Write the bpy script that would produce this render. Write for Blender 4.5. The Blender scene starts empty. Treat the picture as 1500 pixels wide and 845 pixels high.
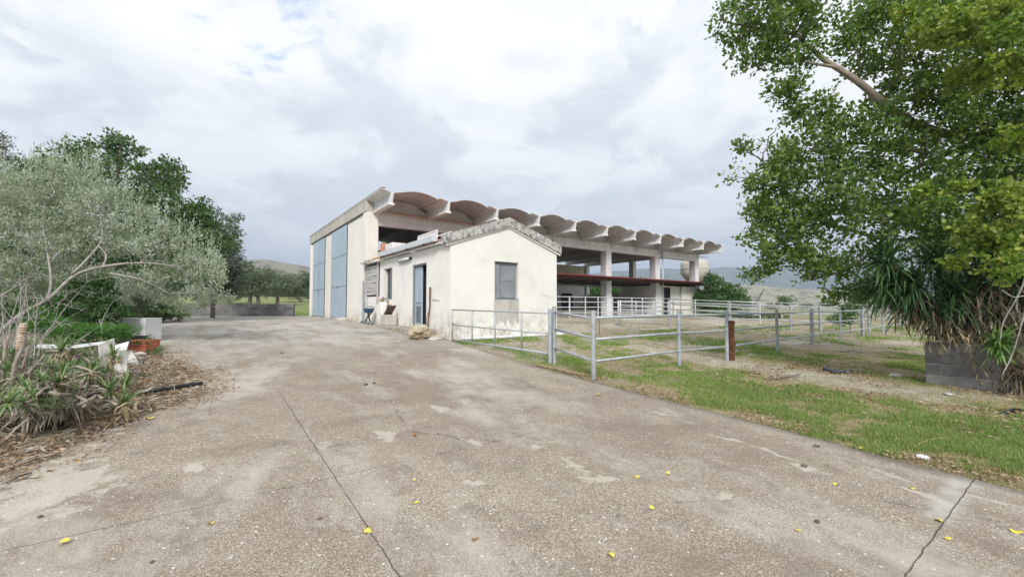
import bpy, math, random
import numpy as np
from mathutils import Vector, noise
R = math.radians
rng = np.random.default_rng(7)
random.seed(7)
sc = bpy.context.scene
col = sc.collection
EYE = 1.5
YAW = 35.8
CU, SU = math.cos(R(YAW)), math.sin(R(YAW))     # .811 .585

# ---------------------------------------------------------------- site survey
def W(X, Y, z=0.0):
    """metres right / ahead of the surveyor's station -> world (x along the barn, y across the yard)"""
    return (CU*X + SU*Y, -SU*X + CU*Y, z)
def ray(px, py):
    th = R(2.45); f = 619.0; a = px-750; b = 422.5-py
    fw = f*math.cos(th) - b*math.sin(th); up = f*math.sin(th) + b*math.cos(th)
    return a/fw, up/fw
def at(px, py, Y):
    bx, tz = ray(px, py)
    return Vector(W(bx*Y, Y, EYE + tz*Y))
def gz(x, y):
    return 0.047*max(-3.0, min(18.0, y))
def gp(px, py, dz=0.0):
    bx, tz = ray(px, py)
    Y = 5.0
    for _ in range(60):
        w = W(bx*Y, Y)
        Yn = (EYE - gz(w[0], w[1]) - dz)/max(1e-3, -tz)
        Y = 0.6*Y + 0.4*min(Yn, 80)
    w = W(bx*Y, Y)
    return Vector((w[0], w[1], gz(w[0], w[1]) + dz))
def yard_left(v):
    pts = [(-9,-3.4),(1.5,-3.2),(3.6,-2.0),(5.0,-1.35),(6.6,-.35),(7.7,-.02),(9.0,-.25),(11,-.8),(14.7,-1.3),(22,-1.5),(37,-1.7)]
    for (a, x0), (b, x1) in zip(pts, pts[1:]):
        if v <= b:
            t = max(0, (v-a)/(b-a)); return x0 + (x1-x0)*t
    return -1.7
def yard_right(v):
    if v < 6.5: return 5.30
    if v < 11.1: return 5.30 + (v-6.5)/4.6*.38
    return 5.75
def fbm(x, y, s, o=4, z=0.0):
    return noise.fractal(Vector((x*s, y*s, z)), 1.0, 2.0, o)      # about -1..1

# ---------------------------------------------------------------- mesh builder
class MB:
    def __init__(s): s.v = []; s.f = []
    def add(s, vs, fs):
        n = len(s.v); s.v += [tuple(p) for p in vs]; s.f += [tuple(i+n for i in f) for f in fs]; return s
    def box(s, x0, x1, y0, y1, z0, z1):
        vs = [(x0,y0,z0),(x1,y0,z0),(x1,y1,z0),(x0,y1,z0),(x0,y0,z1),(x1,y0,z1),(x1,y1,z1),(x0,y1,z1)]
        return s.add(vs, [(3,2,1,0),(4,5,6,7),(0,1,5,4),(1,2,6,5),(2,3,7,6),(3,0,4,7)])
    def obox(s, c, ax, ay, az):
        c, ax, ay, az = Vector(c), Vector(ax), Vector(ay), Vector(az)
        vs = [c + i*ax + j*ay + k*az for k in (-.5,.5) for i, j in ((-.5,-.5),(.5,-.5),(.5,.5),(-.5,.5))]
        return s.add(vs, [(3,2,1,0),(4,5,6,7),(0,1,5,4),(1,2,6,5),(2,3,7,6),(3,0,4,7)])
    def bar(s, a, b, w, h=None, up=(0,0,1)):
        h = h or w; a, b = Vector(a), Vector(b); d = b-a; L = d.length; d.normalize()
        x = d.cross(Vector(up));
        if x.length < 1e-4: x = d.cross(Vector((1,0,0)))
        x.normalize(); y = x.cross(d)
        return s.obox((a+b)/2, x*w, d*L, y*h)
    def tube(s, path, r, n=8, cap=True):
        P = [Vector(p) for p in path]
        rr = r if isinstance(r, (list, tuple)) else [r]*len(P)
        vs = []; fs = []; ref = None
        for i, p in enumerate(P):
            d = (P[min(i+1, len(P)-1)] - P[max(i-1, 0)]).normalized()
            if ref is None: ref = d.cross(Vector((0,0,1)) if abs(d.z) < .9 else Vector((1,0,0)))
            x = (ref - d*ref.dot(d)).normalized(); ref = x; y = d.cross(x)
            for k in range(n):
                a = 2*math.pi*k/n
                vs.append(p + (x*math.cos(a) + y*math.sin(a))*rr[i])
        for i in range(len(P)-1):
            for k in range(n):
                k2 = (k+1) % n
                fs.append((i*n+k, i*n+k2, (i+1)*n+k2, (i+1)*n+k))
        if cap:
            fs.append(tuple(range(n-1, -1, -1))); fs.append(tuple((len(P)-1)*n+k for k in range(n)))
        return s.add(vs, fs)
    def prism(s, prof, a, b, mapf):
        """extrude a 2-D outline from a to b; mapf(p, q, t) -> xyz"""
        n = len(prof)
        vs = [mapf(p, q, a) for p, q in prof] + [mapf(p, q, b) for p, q in prof]
        fs = [(i, (i+1) % n, (i+1) % n + n, i+n) for i in range(n)]
        fs += [tuple(range(n-1, -1, -1)), tuple(range(n, 2*n))]
        return s.add(vs, fs)
    def build(s, name, mat, parent=None, smooth=False, bevel=0, **tags):
        o = mesh_obj(name, s.v, s.f, mat, parent, smooth)
        if bevel:
            m = o.modifiers.new('bevel', 'BEVEL'); m.width = bevel; m.segments = 1; m.limit_method = 'ANGLE'; m.angle_limit = R(40)
        return tag(o, **tags)
def mesh_obj(name, v, f, mat, parent=None, smooth=False):
    me = bpy.data.meshes.new(name)
    off = Vector(parent['_o']) if parent is not None and '_o' in parent else Vector((0,0,0))
    if parent is not None or True:
        v = [(p[0]-off.x, p[1]-off.y, p[2]-off.z) for p in v]
    me.from_pydata(v, [], f); me.update()
    import bmesh
    bm = bmesh.new(); bm.from_mesh(me); bmesh.ops.recalc_face_normals(bm, faces=bm.faces); bm.to_mesh(me); bm.free()
    if smooth: me.polygons.foreach_set('use_smooth', [True]*len(me.polygons))
    if mat: me.materials.append(mat)
    o = bpy.data.objects.new(name, me); col.objects.link(o)
    if parent is not None:
        o.parent = parent; o['_o'] = parent['_o']
    return o
def tag(o, label=None, cat=None, group=None, kind=None):
    if label: o['label'] = label
    if cat: o['category'] = cat
    if group: o['group'] = group
    if kind: o['kind'] = kind
    return o
def thing(name, loc, label, cat, group=None):
    o = bpy.data.objects.new(name, None); col.objects.link(o); o.location = loc
    o.empty_display_size = .2
    o['_o'] = (float(loc[0]), float(loc[1]), float(loc[2]))
    return tag(o, label, cat, group)
def copy_tree(o, parent=None):
    c = o.copy(); col.objects.link(c); c.parent = parent
    for ch in [k for k in bpy.data.objects if k.parent == o]: copy_tree(ch, c)
    return c
def polys(name, V, nper, mat, parent=None):
    """many same-sized loose polygons from an (N, nper, 3) array"""
    V = np.asarray(V, dtype=np.float32); N = V.shape[0]
    off = np.array(parent['_o'], dtype=np.float32) if parent is not None and '_o' in parent else np.zeros(3, np.float32)
    V = V - off
    me = bpy.data.meshes.new(name)
    me.vertices.add(N*nper); me.vertices.foreach_set('co', V.reshape(-1))
    me.loops.add(N*nper); me.loops.foreach_set('vertex_index', np.arange(N*nper, dtype=np.int32))
    me.polygons.add(N); me.polygons.foreach_set('loop_start', np.arange(N, dtype=np.int32)*nper)
    try: me.polygons.foreach_set('loop_total', np.full(N, nper, np.int32))
    except Exception: pass
    me.update(calc_edges=True); me.validate()
    if mat: me.materials.append(mat)
    o = bpy.data.objects.new(name, me); col.objects.link(o)
    if parent is not None: o.parent = parent; o['_o'] = parent['_o']
    return o

# ---------------------------------------------------------------- materials
class NT:
    def __init__(s, name):
        s.m = bpy.data.materials.new(name); s.m.use_nodes = True; s.t = s.m.node_tree; s.n = s.t.nodes; s.L = s.t.links
        s.b = s.n['Principled BSDF']; s.out = s.n['Material Output']
        s.geo = s.n.new('ShaderNodeNewGeometry')
    def link(s, a, b): s.L.new(a, b)
    def pos(s, sx=1, sy=1, sz=1, rot=0.0):
        m = s.n.new('ShaderNodeMapping'); s.link(s.geo.outputs['Position'], m.inputs['Vector'])
        m.inputs['Scale'].default_value = (sx, sy, sz); m.inputs['Rotation'].default_value = (0, 0, rot); return m.outputs[0]
    def noise(s, scale, detail=5, rough=.55, vec=None, dist=0.0):
        n = s.n.new('ShaderNodeTexNoise'); n.inputs['Scale'].default_value = scale; n.inputs['Detail'].default_value = detail
        n.inputs['Roughness'].default_value = rough; n.inputs['Distortion'].default_value = dist
        s.link(vec or s.geo.outputs['Position'], n.inputs['Vector']); return n.outputs['Fac']
    def voro(s, scale, out='Distance', vec=None, feature='F1'):
        n = s.n.new('ShaderNodeTexVoronoi'); n.feature = feature; n.inputs['Scale'].default_value = scale
        s.link(vec or s.geo.outputs['Position'], n.inputs['Vector']); return n.outputs[out]
    def ramp(s, fac, stops):
        r = s.n.new('ShaderNodeValToRGB'); s.link(fac, r.inputs[0]); e = r.color_ramp.elements
        while len(e) < len(stops): e.new(.5)
        for k, (p, c) in zip(e, stops):
            k.position = p; k.color = (c, c, c, 1) if isinstance(c, (int, float)) else (*c, 1)
        return r.outputs[0]
    def mix(s, fac, a, b, mode='MIX'):
        m = s.n.new('ShaderNodeMix'); m.data_type = 'RGBA'; m.blend_type = mode
        for sock, val in ((m.inputs[0], fac), (m.inputs[6], a), (m.inputs[7], b)):
            if isinstance(val, (int, float)): sock.default_value = val if sock.type == 'VALUE' else (val, val, val, 1)
            elif isinstance(val, tuple): sock.default_value = (*val, 1)
            else: s.link(val, sock)
        return m.outputs[2]
    def math(s, op, a, b=0.0, c=None, clamp=False):
        m = s.n.new('ShaderNodeMath'); m.operation = op; m.use_clamp = clamp
        for i, val in enumerate((a, b) if c is None else (a, b, c)):
            if isinstance(val, (int, float)): m.inputs[i].default_value = val
            else: s.link(val, m.inputs[i])
        return m.outputs[0]
    def xyz(s):
        x = s.n.new('ShaderNodeSeparateXYZ'); s.link(s.geo.outputs['Position'], x.inputs[0]); return x.outputs
    def smooth(s, val, a, b):
        m = s.n.new('ShaderNodeMapRange'); m.interpolation_type = 'SMOOTHSTEP'; s.link(val, m.inputs[0])
        m.inputs[1].default_value = a; m.inputs[2].default_value = b; return m.outputs[0]
    def attr(s, name):
        a = s.n.new('ShaderNodeAttribute'); a.attribute_name = name; return a.outputs['Fac']
    def island(s): return s.geo.outputs['Random Per Island']
    def fin(s, color, rough=.8, bump=None, bs=.3, bd=.02, metal=0, spec=.3):
        if isinstance(color, tuple): s.b.inputs['Base Color'].default_value = (*color, 1)
        else: s.link(color, s.b.inputs['Base Color'])
        if isinstance(rough, (int, float)): s.b.inputs['Roughness'].default_value = rough
        else: s.link(rough, s.b.inputs['Roughness'])
        s.b.inputs['Metallic'].default_value = metal; s.b.inputs['Specular IOR Level'].default_value = spec
        if bump is not None:
            b = s.n.new('ShaderNodeBump'); b.inputs['Strength'].default_value = bs; b.inputs['Distance'].default_value = bd
            s.link(bump, b.inputs['Height']); s.link(b.outputs[0], s.b.inputs['Normal'])
        return s.m
def simple(name, c1, c2, scale=6, rough=.8, bump=.2, metal=0, bd=.01, spec=.3, lo=.35, hi=.65):
    t = NT(name); n = t.noise(scale, 6); n2 = t.noise(scale*7, 4)
    c = t.ramp(n, [(lo, c1), (hi, c2)]); c = t.mix(t.math('MULTIPLY', n2, .35), c, tuple(.75*a for a in c1))
    return t.fin(c, rough, n2, bump, bd, metal, spec)
def islandmat(name, cols, rough=.7, trans=0.0, spec=.25, bumpscale=0):
    t = NT(name); k = len(cols)
    c = t.ramp(t.island(), [(i/(k-1) if k > 1 else 0, cc) for i, cc in enumerate(cols)])
    big = t.noise(.9, 2)
    c = t.mix(t.ramp(big, [(.4, 0.0), (.62, .35)]), c, cols[-1])
    m = t.fin(c, rough, spec=spec)
    if trans:
        tr = t.n.new('ShaderNodeBsdfTranslucent'); t.link(t.mix(1.0, c, (1.25, 1.5, .6), 'MULTIPLY'), tr.inputs[0])
        mx = t.n.new('ShaderNodeMixShader'); mx.inputs[0].default_value = trans
        t.link(t.b.outputs[0], mx.inputs[1]); t.link(tr.outputs[0], mx.inputs[2]); t.link(mx.outputs[0], t.out.inputs[0])
    return m

M = {}
def plaster(name, base, dirt=.8, z0=.5, zr=1.0):
    t = NT(name); x = t.xyz()
    n = t.noise(1.3, 6, .6); f = t.noise(28, 5, .6)
    c = t.ramp(n, [(.3, tuple(a*.90 for a in base)), (.6, base)])
    c = t.mix(t.ramp(f, [(.5, 0.0), (.75, .12)]), c, tuple(a*.75 for a in base))
    # rising damp, grime and mould near the foot of the wall, and thin rain streaks
    h = t.math('SUBTRACT', x[2], z0)
    foot = t.math('SUBTRACT', 1.0, t.smooth(h, .0, zr))
    g = t.ramp(t.noise(2.2, 7, .68), [(.45, 0.0), (.66, 1.0)])
    c = t.mix(t.math('MULTIPLY', t.math('MULTIPLY', foot, g), dirt), c, (.42, .36, .26))
    g2 = t.ramp(t.noise(5.5, 8, .75), [(.56, 0.0), (.64, 1.0)])
    foot2 = t.math('SUBTRACT', 1.0, t.smooth(h, .0, zr*.75))
    c = t.mix(t.math('MULTIPLY', t.math('MULTIPLY', foot2, g2), dirt*.8), c, (.16, .15, .12))
    st = t.ramp(t.noise(3.0, 5, .6, t.pos(3, 3, .25)), [(.6, 0.0), (.8, .35)])
    c = t.mix(st, c, tuple(a*.62 for a in base))
    ed = t.voro(.55, 'Distance', None, 'DISTANCE_TO_EDGE')
    ck = t.math('MULTIPLY', t.math('SUBTRACT', 1.0, t.smooth(t.math('ADD', ed, t.math('MULTIPLY', t.math('SUBTRACT', n, .5), .10)), .0, .004), clamp=True), t.ramp(t.noise(.9, 3), [(.54, 0.0), (.62, .35)]))
    c = t.mix(ck, c, (.30,.27,.22))
    return t.fin(c, .9, t.math('ADD', f, t.math('MULTIPLY', n, .6)), .35, .012, spec=.15)
M['plaster'] = plaster('cream_plaster', (.82, .80, .755), .95, .5, 1.15)
M['plaster_barn'] = plaster('barn_render', (.83, .80, .74), .7, .8, .8)
def concrete(name, base, stain=(.22, .20, .17), amt=.6, thr=.5):
    t = NT(name)
    n = t.noise(1.6, 7, .65); f = t.noise(35, 4)
    s = t.ramp(t.noise(1.1, 6, .7, t.pos(2.2, 2.2, .5)), [(thr, 0.0), (thr+.22, amt)])
    c = t.ramp(n, [(.3, tuple(a*.8 for a in base)), (.65, base)])
    c = t.mix(s, c, stain)
    c = t.mix(t.ramp(f, [(.45, 0.0), (.8, .25)]), c, tuple(a*.6 for a in base))
    return t.fin(c, .9, f, .3, .01, spec=.15)
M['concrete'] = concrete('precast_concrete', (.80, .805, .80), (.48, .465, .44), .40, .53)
M['concrete_fascia'] = concrete('weathered_fascia_concrete', (.58, .55, .49), (.30, .275, .235), .6, .44)
t = NT('lichened_coping'); c = t.ramp(t.noise(3, 6), [(.3, (.38,.37,.35)), (.7, (.62,.60,.56))])
c = t.mix(t.ramp(t.noise(7, 9, .75), [(.46, 0.0), (.58, .85)]), c, (.13,.13,.135)); c = t.mix(t.ramp(t.noise(11, 6, .7, t.pos(1,1,1,.7)), [(.60, 0.0), (.68, .8)]), c, (.72,.71,.66))
M['coping'] = t.fin(c, .95, t.noise(20, 6, .7), .5, .012, spec=.1)
M['block'] = None
t = NT('grey_concrete_block'); c = t.ramp(t.island(), [(0, (.11,.108,.11)), (.6, (.18,.175,.175)), (1, (.25,.24,.235))])
c = t.mix(t.ramp(t.noise(4, 7, .7), [(.5, 0.0), (.7, .6)]), c, (.30,.275,.24)); M['block'] = t.fin(c, .95, t.noise(60, 4), .5, .01, spec=.1)
M['mortar'] = simple('pale_mortar', (.30,.285,.26), (.42,.40,.36), 5)
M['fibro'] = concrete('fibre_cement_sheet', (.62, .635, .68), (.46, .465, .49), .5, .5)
t = NT('galvanised_steel'); c = t.ramp(t.noise(5, 6), [(.35, (.31,.335,.36)), (.65, (.45,.475,.50))])
c = t.mix(t.ramp(t.noise(14, 8, .75), [(.60, 0.0), (.68, .7)]), c, (.20,.13,.08)); c = t.mix(t.ramp(t.noise(6, 5, .7), [(.55, 0.0), (.7, .5)]), c, (.30,.28,.25)); M['galv'] = t.fin(c, .5, t.noise(30, 4), .15, .004, .25, .5)
M['galv_dull'] = simple('dull_galvanised_steel', (.40,.42,.44), (.50,.53,.55), 9, .55, .1, .3)
M['white_pipe'] = simple('white_painted_pipe', (.52,.54,.57), (.66,.68,.70), 5, .5, .1, .1)
t = NT('blue_grey_painted_steel'); c = t.ramp(t.noise(.9, 4), [(.3, (.36,.45,.53)), (.7, (.43,.52,.60))])
c = t.mix(t.ramp(t.noise(9, 7, .7, t.pos(1,1,.3)), [(.58, 0.0), (.75, .4)]), c, (.22,.25,.27)); M['door'] = t.fin(c, .55, t.noise(3, 3), .15, .02)
M['door_frame'] = simple('dark_steel_frame', (.05,.055,.07), (.09,.095,.11), 6, .6)
M['shutter'] = simple('grey_blue_shutter', (.22,.245,.27), (.30,.325,.35), 3, .6, .15)
M['dark'] = simple('interior_shade_and_dark_steel', (.02,.02,.025), (.035,.035,.04), 6, .8)
M['black'] = simple('black_plastic', (.018,.018,.02), (.03,.03,.035), 9, .45)
M['red'] = simple('red_painted_sheet', (.17,.022,.022), (.25,.04,.036), 3, .55)
M['under'] = simple('grimy_underside_and_joint_shade', (.09,.075,.08), (.14,.12,.12), 3, .8)
M['rust'] = simple('rusty_steel', (.09,.035,.02), (.19,.08,.045), 12, .9, .4)
M['pinkpipe'] = simple('faded_red_pipe', (.50,.28,.22), (.60,.38,.31), 4, .7)
M['tile'] = simple('terracotta_tile', (.42,.17,.09), (.58,.30,.19), 7, .85, .3)
M['pot'] = simple('terracotta_planter', (.42,.12,.07), (.56,.19,.12), 5, .8, .2)
M['gutter'] = simple('pale_metal_gutter', (.62,.66,.69), (.74,.77,.79), 4, .45, .05, .2)
M['white'] = simple('white_plastic', (.74,.75,.76), (.82,.83,.83), 5, .5, .05)
M['whitestone'] = simple('pale_broken_slab', (.42,.405,.36), (.62,.60,.54), 6, .9, .4)
M['wood'] = None
t = NT('weathered_grey_board'); n = t.noise(5, 7, .7, t.pos(2, 2, 18)); c = t.ramp(n, [(.3, (.22,.215,.21)), (.7, (.62,.60,.58))])
c = t.mix(t.math('MULTIPLY', t.island(), .4), c, (.62,.60,.57)); M['wood'] = t.fin(c, .95, n, .5, .01)
M['bark'] = simple('grey_brown_bark', (.13,.105,.085), (.27,.23,.19), 9, .95, .7, bd=.02)
M['bark_pale'] = simple('pale_smooth_bark', (.24,.20,.16), (.42,.36,.30), 7, .9, .4)
M['bark_silver'] = simple('silvery_twig_bark', (.26,.24,.22), (.44,.41,.37), 8, .95, .4)
M['rock'] = None
t = NT('ochre_limestone'); c = t.ramp(t.noise(5, 8, .65), [(.3, (.20,.15,.09)), (.5, (.48,.40,.28)), (.7, (.66,.61,.52))]); M['rock'] = t.fin(c, .95, t.noise(14, 8, .7), .9, .03)
M['brown_patch'] = simple('bare_brown_render', (.26,.17,.10), (.42,.31,.20), 5, .95, .5)
M['cement_patch'] = simple('grey_cement_patch', (.22,.21,.21), (.30,.29,.28), 9, .95)
M['slate'] = simple('dark_broken_tile', (.10,.075,.06), (.17,.13,.10), 7, .8)
M['blueplast'] = simple('blue_plastic', (.06,.11,.22), (.09,.16,.30), 7, .5)
M['tank'] = simple('weathered_fibreglass', (.46,.43,.37), (.60,.57,.50), 1.2, .7, .1)
M['glass_dark'] = simple('dark_glass_door', (.03,.035,.045), (.05,.055,.07), 3, .2)
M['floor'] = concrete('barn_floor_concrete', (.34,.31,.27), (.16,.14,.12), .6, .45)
M['yellowleaf'] = islandmat('yellow_fallen_leaf', [(.62,.46,.05), (.75,.62,.12)], .7)
M['brownleaf'] = islandmat('brown_fallen_leaf', [(.22,.10,.04), (.32,.17,.07)], .8)
# foliage
M['l_mulb'] = islandmat('broad_green_leaves', [(.06,.12,.025), (.10,.18,.035), (.16,.25,.05), (.25,.32,.08), (.08,.15,.04)], .45, .35, .4)
M['l_near'] = islandmat('yellow_green_leaves', [(.09,.17,.03), (.14,.23,.045), (.18,.28,.055), (.25,.33,.065), (.40,.41,.08)], .45, .35, .4)
M['l_carob'] = islandmat('dark_green_leaves', [(.05,.10,.04), (.085,.15,.055), (.145,.21,.085)], .5, .25, .3)
M['l_grey'] = islandmat('grey_green_leaves', [(.075,.105,.075), (.12,.155,.11), (.16,.20,.145)], .6, .2, .3)
M['l_silver'] = islandmat('silver_leaves', [(.24,.275,.225), (.35,.395,.33), (.50,.54,.47), (.30,.34,.27)], .6, .25, .3)
M['l_olive'] = islandmat('olive_leaves', [(.08,.11,.065), (.13,.165,.105), (.20,.235,.165)], .6, .2, .3)
M['l_bright'] = islandmat('bright_feathery_leaves', [(.05,.14,.025), (.09,.21,.04), (.12,.26,.06)], .6, .3)
M['l_bush'] = islandmat('mid_green_leaves', [(.04,.095,.03), (.075,.15,.045), (.10,.19,.06)], .6, .25)
M['aloe'] = islandmat('aloe_leaves', [(.09,.16,.045), (.14,.23,.07), (.22,.31,.11), (.30,.36,.17), (.12,.20,.08)], .5, .1, .4)
M['yucca'] = islandmat('yucca_blades', [(.025,.07,.03), (.05,.115,.04), (.09,.17,.055)], .4, .1, .5)
M['yucca_lit'] = islandmat('pale_yucca_blades', [(.10,.20,.05), (.18,.30,.08)], .45, .15, .4)
M['straw'] = islandmat('dead_straw_leaves', [(.30,.21,.11), (.44,.34,.20), (.55,.46,.32), (.24,.17,.10)], .85, .1)
M['deadgrey'] = islandmat('dead_grey_leaves', [(.20,.165,.125), (.34,.30,.24), (.50,.46,.38)], .9)
M['litter'] = islandmat('dead_leaf_litter', [(.16,.09,.05), (.28,.18,.10), (.40,.28,.17), (.50,.42,.31), (.20,.12,.07)], .9)
M['skirt'] = islandmat('brown_dead_fronds', [(.06,.052,.034), (.11,.092,.06), (.18,.145,.095)], .9)
M['grass'] = islandmat('lawn_blades', [(.11,.19,.04), (.17,.275,.06), (.24,.34,.09), (.42,.42,.20), (.14,.23,.055)], .6, .3)
M['drygrass'] = islandmat('dry_grass_blades', [(.34,.28,.15), (.46,.39,.23), (.28,.27,.12)], .8, .2)

# ---------------------------------------------------------------- foliage tools
def unit(N):
    v = rng.normal(size=(N,3)); return v/np.linalg.norm(v, axis=1)[:,None]
def leaf_polys(C, D, size, width=.5, hexa=False, droop=0.0):
    """C centres, D directions; returns leaf outlines"""
    N = len(C); D = D.copy(); D[:,2] -= droop; D /= np.linalg.norm(D, axis=1)[:,None]
    S = np.cross(D, unit(N)); S /= (np.linalg.norm(S, axis=1)[:,None]+1e-9); Nn = np.cross(S, D)
    L = (size*(.6+.8*rng.random(N)))[:,None]; Wd = L*width*.5
    B = C; T = C + D*L
    if not hexa:
        m = C + D*L*.45
        return np.stack([B, m+S*Wd+Nn*L*.06, T, m-S*Wd-Nn*L*.02], axis=1)
    a = C + D*L*.25; b = C + D*L*.62; k = Nn*L*.10
    return np.stack([B, a+S*Wd*.95, b+S*Wd*.85+k*.5, T-k, b-S*Wd*.85+k*.5, a-S*Wd*.95], axis=1)
def clump_leaves(centres, radii, per, up=.3):
    """leaf centres clustered round the clump centres, directed outward"""
    Cs = np.repeat(centres, per, axis=0); Rs = np.repeat(radii, per)[:,None]
    o = unit(len(Cs))*(rng.random(len(Cs))**.45)[:,None]
    C = Cs + o*Rs*np.array([1,1,.75])
    D = o*.8 + unit(len(Cs))*.7 + np.array([0,0,up]); D /= np.linalg.norm(D, axis=1)[:,None]
    return C, D
def envelope(blobs, spacing):
    """clump centres filling the ellipsoid blobs unevenly, denser near their skin"""
    out = []
    for (c, r) in blobs:
        r = np.array(r if isinstance(r, (tuple, list)) else (r, r, r*.85)); c = np.array(c)
        n = int(2.2*(r[0]*r[1]+r[1]*r[2]+r[0]*r[2])/3/spacing**2*3.2) + 3
        d = unit(n)*(rng.random(n)**.38)[:,None]
        p = c + d*r*(1+.16*rng.normal(size=(n,1)))
        for q in p:
            if noise.noise(Vector(q)*(.9/spacing*.35)) > -.22: out.append(q)
    return np.array(out)
def limbs_to(mb, nodes, targets, frac=.5, r0=.02, sag=.0, n=5, lean=.35):
    """grow a twig to each clump from the closest wood already there, nearest clumps first"""
    nd = np.array(nodes); T = np.array(targets)
    if len(T) == 0: return
    d0 = np.min(np.linalg.norm(T[:,None,:] - nd[None,:,:], axis=2), axis=1) if len(T)*len(nd) < 4e6 else rng.random(len(T))
    T = T[np.argsort(d0)]; rad = np.concatenate([np.full(len(nd), 1.0), np.zeros(len(T))]); P = np.concatenate([nd, np.zeros_like(T)]); m = len(nd)
    for q in T:
        if rng.random() > min(1, frac*1.3): continue
        d = np.linalg.norm(P[:m] - q, axis=1) + .25*(1-rad[:m])
        k = int(np.argmin(d)); a = Vector(P[k]); b = Vector(q); L = (b-a).length
        P[m] = q; rad[m] = rad[k]*.72; m += 1
        if L < .04: continue
        j = Vector(rng.normal(size=3))*L*.07
        m1 = a.lerp(b, .33) + j + Vector((0,0,L*lean*.3)); m2 = a.lerp(b, .7) - j*.4 + Vector((0,0,L*lean*.2-sag*L))
        r = r0*(.35+.75*rad[k])
        mb.tube([a, m1, m2, b], [r, r*.85, r*.7, r*.5], n, cap=False)
def subdivide(path, k=6):
    out = []
    for a, b in zip(path, path[1:]):
        for i in range(k): out.append(Vector(a).lerp(Vector(b), i/k))
    out.append(Vector(path[-1])); return out
def wobble(path, amp):
    return [p + Vector(rng.normal(size=3))*amp*(0 if i in (0,) else 1) for i, p in enumerate(path)]
def smooth_path(path, k, amp):
    P = [Vector(p) for p in path]; P = [P[0]] + [p + Vector(rng.normal(size=3))*amp*1.5 for p in P[1:]]
    Q = [P[0]*2-P[1]] + P + [P[-1]*2-P[-2]]; out = []
    for i in range(1, len(Q)-2):
        a, b, c, d = Q[i-1:i+3]
        for j in range(k):
            t = j/k; out.append(.5*((2*b) + (c-a)*t + (2*a-5*b+4*c-d)*t*t + (3*b-a-3*c+d)*t**3))
    out.append(P[-1]); return out
def limb(mb, path, r0, r1, k=4, amp=.03, n=8):
    P = smooth_path(path, k, amp); m = len(P)-1
    mb.tube(P, [r0+(r1-r0)*(i/m)**.8 for i in range(len(P))], n); return [tuple(p) for p in P]
# ================================================================ WORLD, SUN, CAMERA
world = bpy.data.worlds.new("World"); sc.world = world; world.use_nodes = True
wt = world.node_tree; wn = wt.nodes; wl = wt.links
for n in list(wn): wn.remove(n)
SUN_EL, SUN_AZ = 38.0, None
SKYX, SKYY = .76, 0.0
wo = wn.new('ShaderNodeOutputWorld'); bg = wn.new('ShaderNodeBackground'); bg.inputs[1].default_value = 0.10
wl.new(bg.outputs[0], wo.inputs[0])
sky = wn.new('ShaderNodeTexSky'); sky.sky_type = 'NISHITA'; sky.sun_disc = False
sky.sun_elevation = R(SUN_EL); sky.altitude = 100; sky.air_density = 1.0; sky.dust_density = 1.5
sun_from = Vector((-.60, -.75, 0)).normalized()          # the sun stands behind the viewer, a little to the left
sky.sun_rotation = math.atan2(sun_from.x, sun_from.y)
tc = wn.new('ShaderNodeTexCoord')
def wmath(op, a, b=0.0, clamp=False):
    m = wn.new('ShaderNodeMath'); m.operation = op; m.use_clamp = clamp
    for i, v in enumerate((a, b)):
        if isinstance(v, (int, float)): m.inputs[i].default_value = v
        else: wl.new(v, m.inputs[i])
    return m.outputs[0]
def wramp(f, stops):
    r = wn.new('ShaderNodeValToRGB'); wl.new(f, r.inputs[0]); e = r.color_ramp.elements
    while len(e) < len(stops): e.new(.5)
    for k, (p, c) in zip(e, stops): k.position = p; k.color = (c,c,c,1) if isinstance(c, (int,float)) else (*c,1)
    return r.outputs[0]
def wnoise(vec, s, d=8, r=.55, dist=0.0):
    n = wn.new('ShaderNodeTexNoise'); n.inputs['Scale'].default_value = s; n.inputs['Detail'].default_value = d
    n.inputs['Roughness'].default_value = r; n.inputs['Distortion'].default_value = dist; wl.new(vec, n.inputs['Vector']); return n.outputs['Fac']
def wmix(f, a, b, mode='MIX'):
    m = wn.new('ShaderNodeMix'); m.data_type = 'RGBA'; m.blend_type = mode
    for sk, v in ((m.inputs[0], f), (m.inputs[6], a), (m.inputs[7], b)):
        if isinstance(v, (int,float)): sk.default_value = v if sk.type == 'VALUE' else (v,v,v,1)
        elif isinstance(v, tuple): sk.default_value = (*v,1)
        else: wl.new(v, sk)
    return m.outputs[2]
sep = wn.new('ShaderNodeSeparateXYZ'); wl.new(tc.outputs['Generated'], sep.inputs[0])
zz = wmath('ADD', wmath('MAXIMUM', sep.outputs[2], 0.0), .22)
cmb = wn.new('ShaderNodeCombineXYZ'); wl.new(wmath('DIVIDE', sep.outputs[0], zz), cmb.inputs[0]); wl.new(wmath('DIVIDE', sep.outputs[1], zz), cmb.inputs[1])
cv = cmb.outputs[0]
mp_ = wn.new('ShaderNodeMapping'); wl.new(cv, mp_.inputs['Vector']); mp_.inputs['Location'].default_value = (SKYX, SKYY, 0); cv = mp_.outputs[0]
big = wnoise(cv, .75, 3, .5, .4); mid = wnoise(cv, 1.7, 12, .62, .5); fine = wnoise(cv, 4.2, 12, .66, .4)
dens = wmath('ADD', wmath('MULTIPLY', big, .34), wmath('ADD', wmath('MULTIPLY', mid, .46), wmath('MULTIPLY', fine, .20)))
K = 6.1
grey = (.66*K, .695*K, .745*K); white = (.99*K, 1.0*K, 1.015*K); soft = (.79*K, .82*K, .865*K)
cloud = wmix(wramp(dens, [(.445, 1.0), (.475, .72), (.50, .30), (.56, 0.0)]), white, grey)
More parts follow.
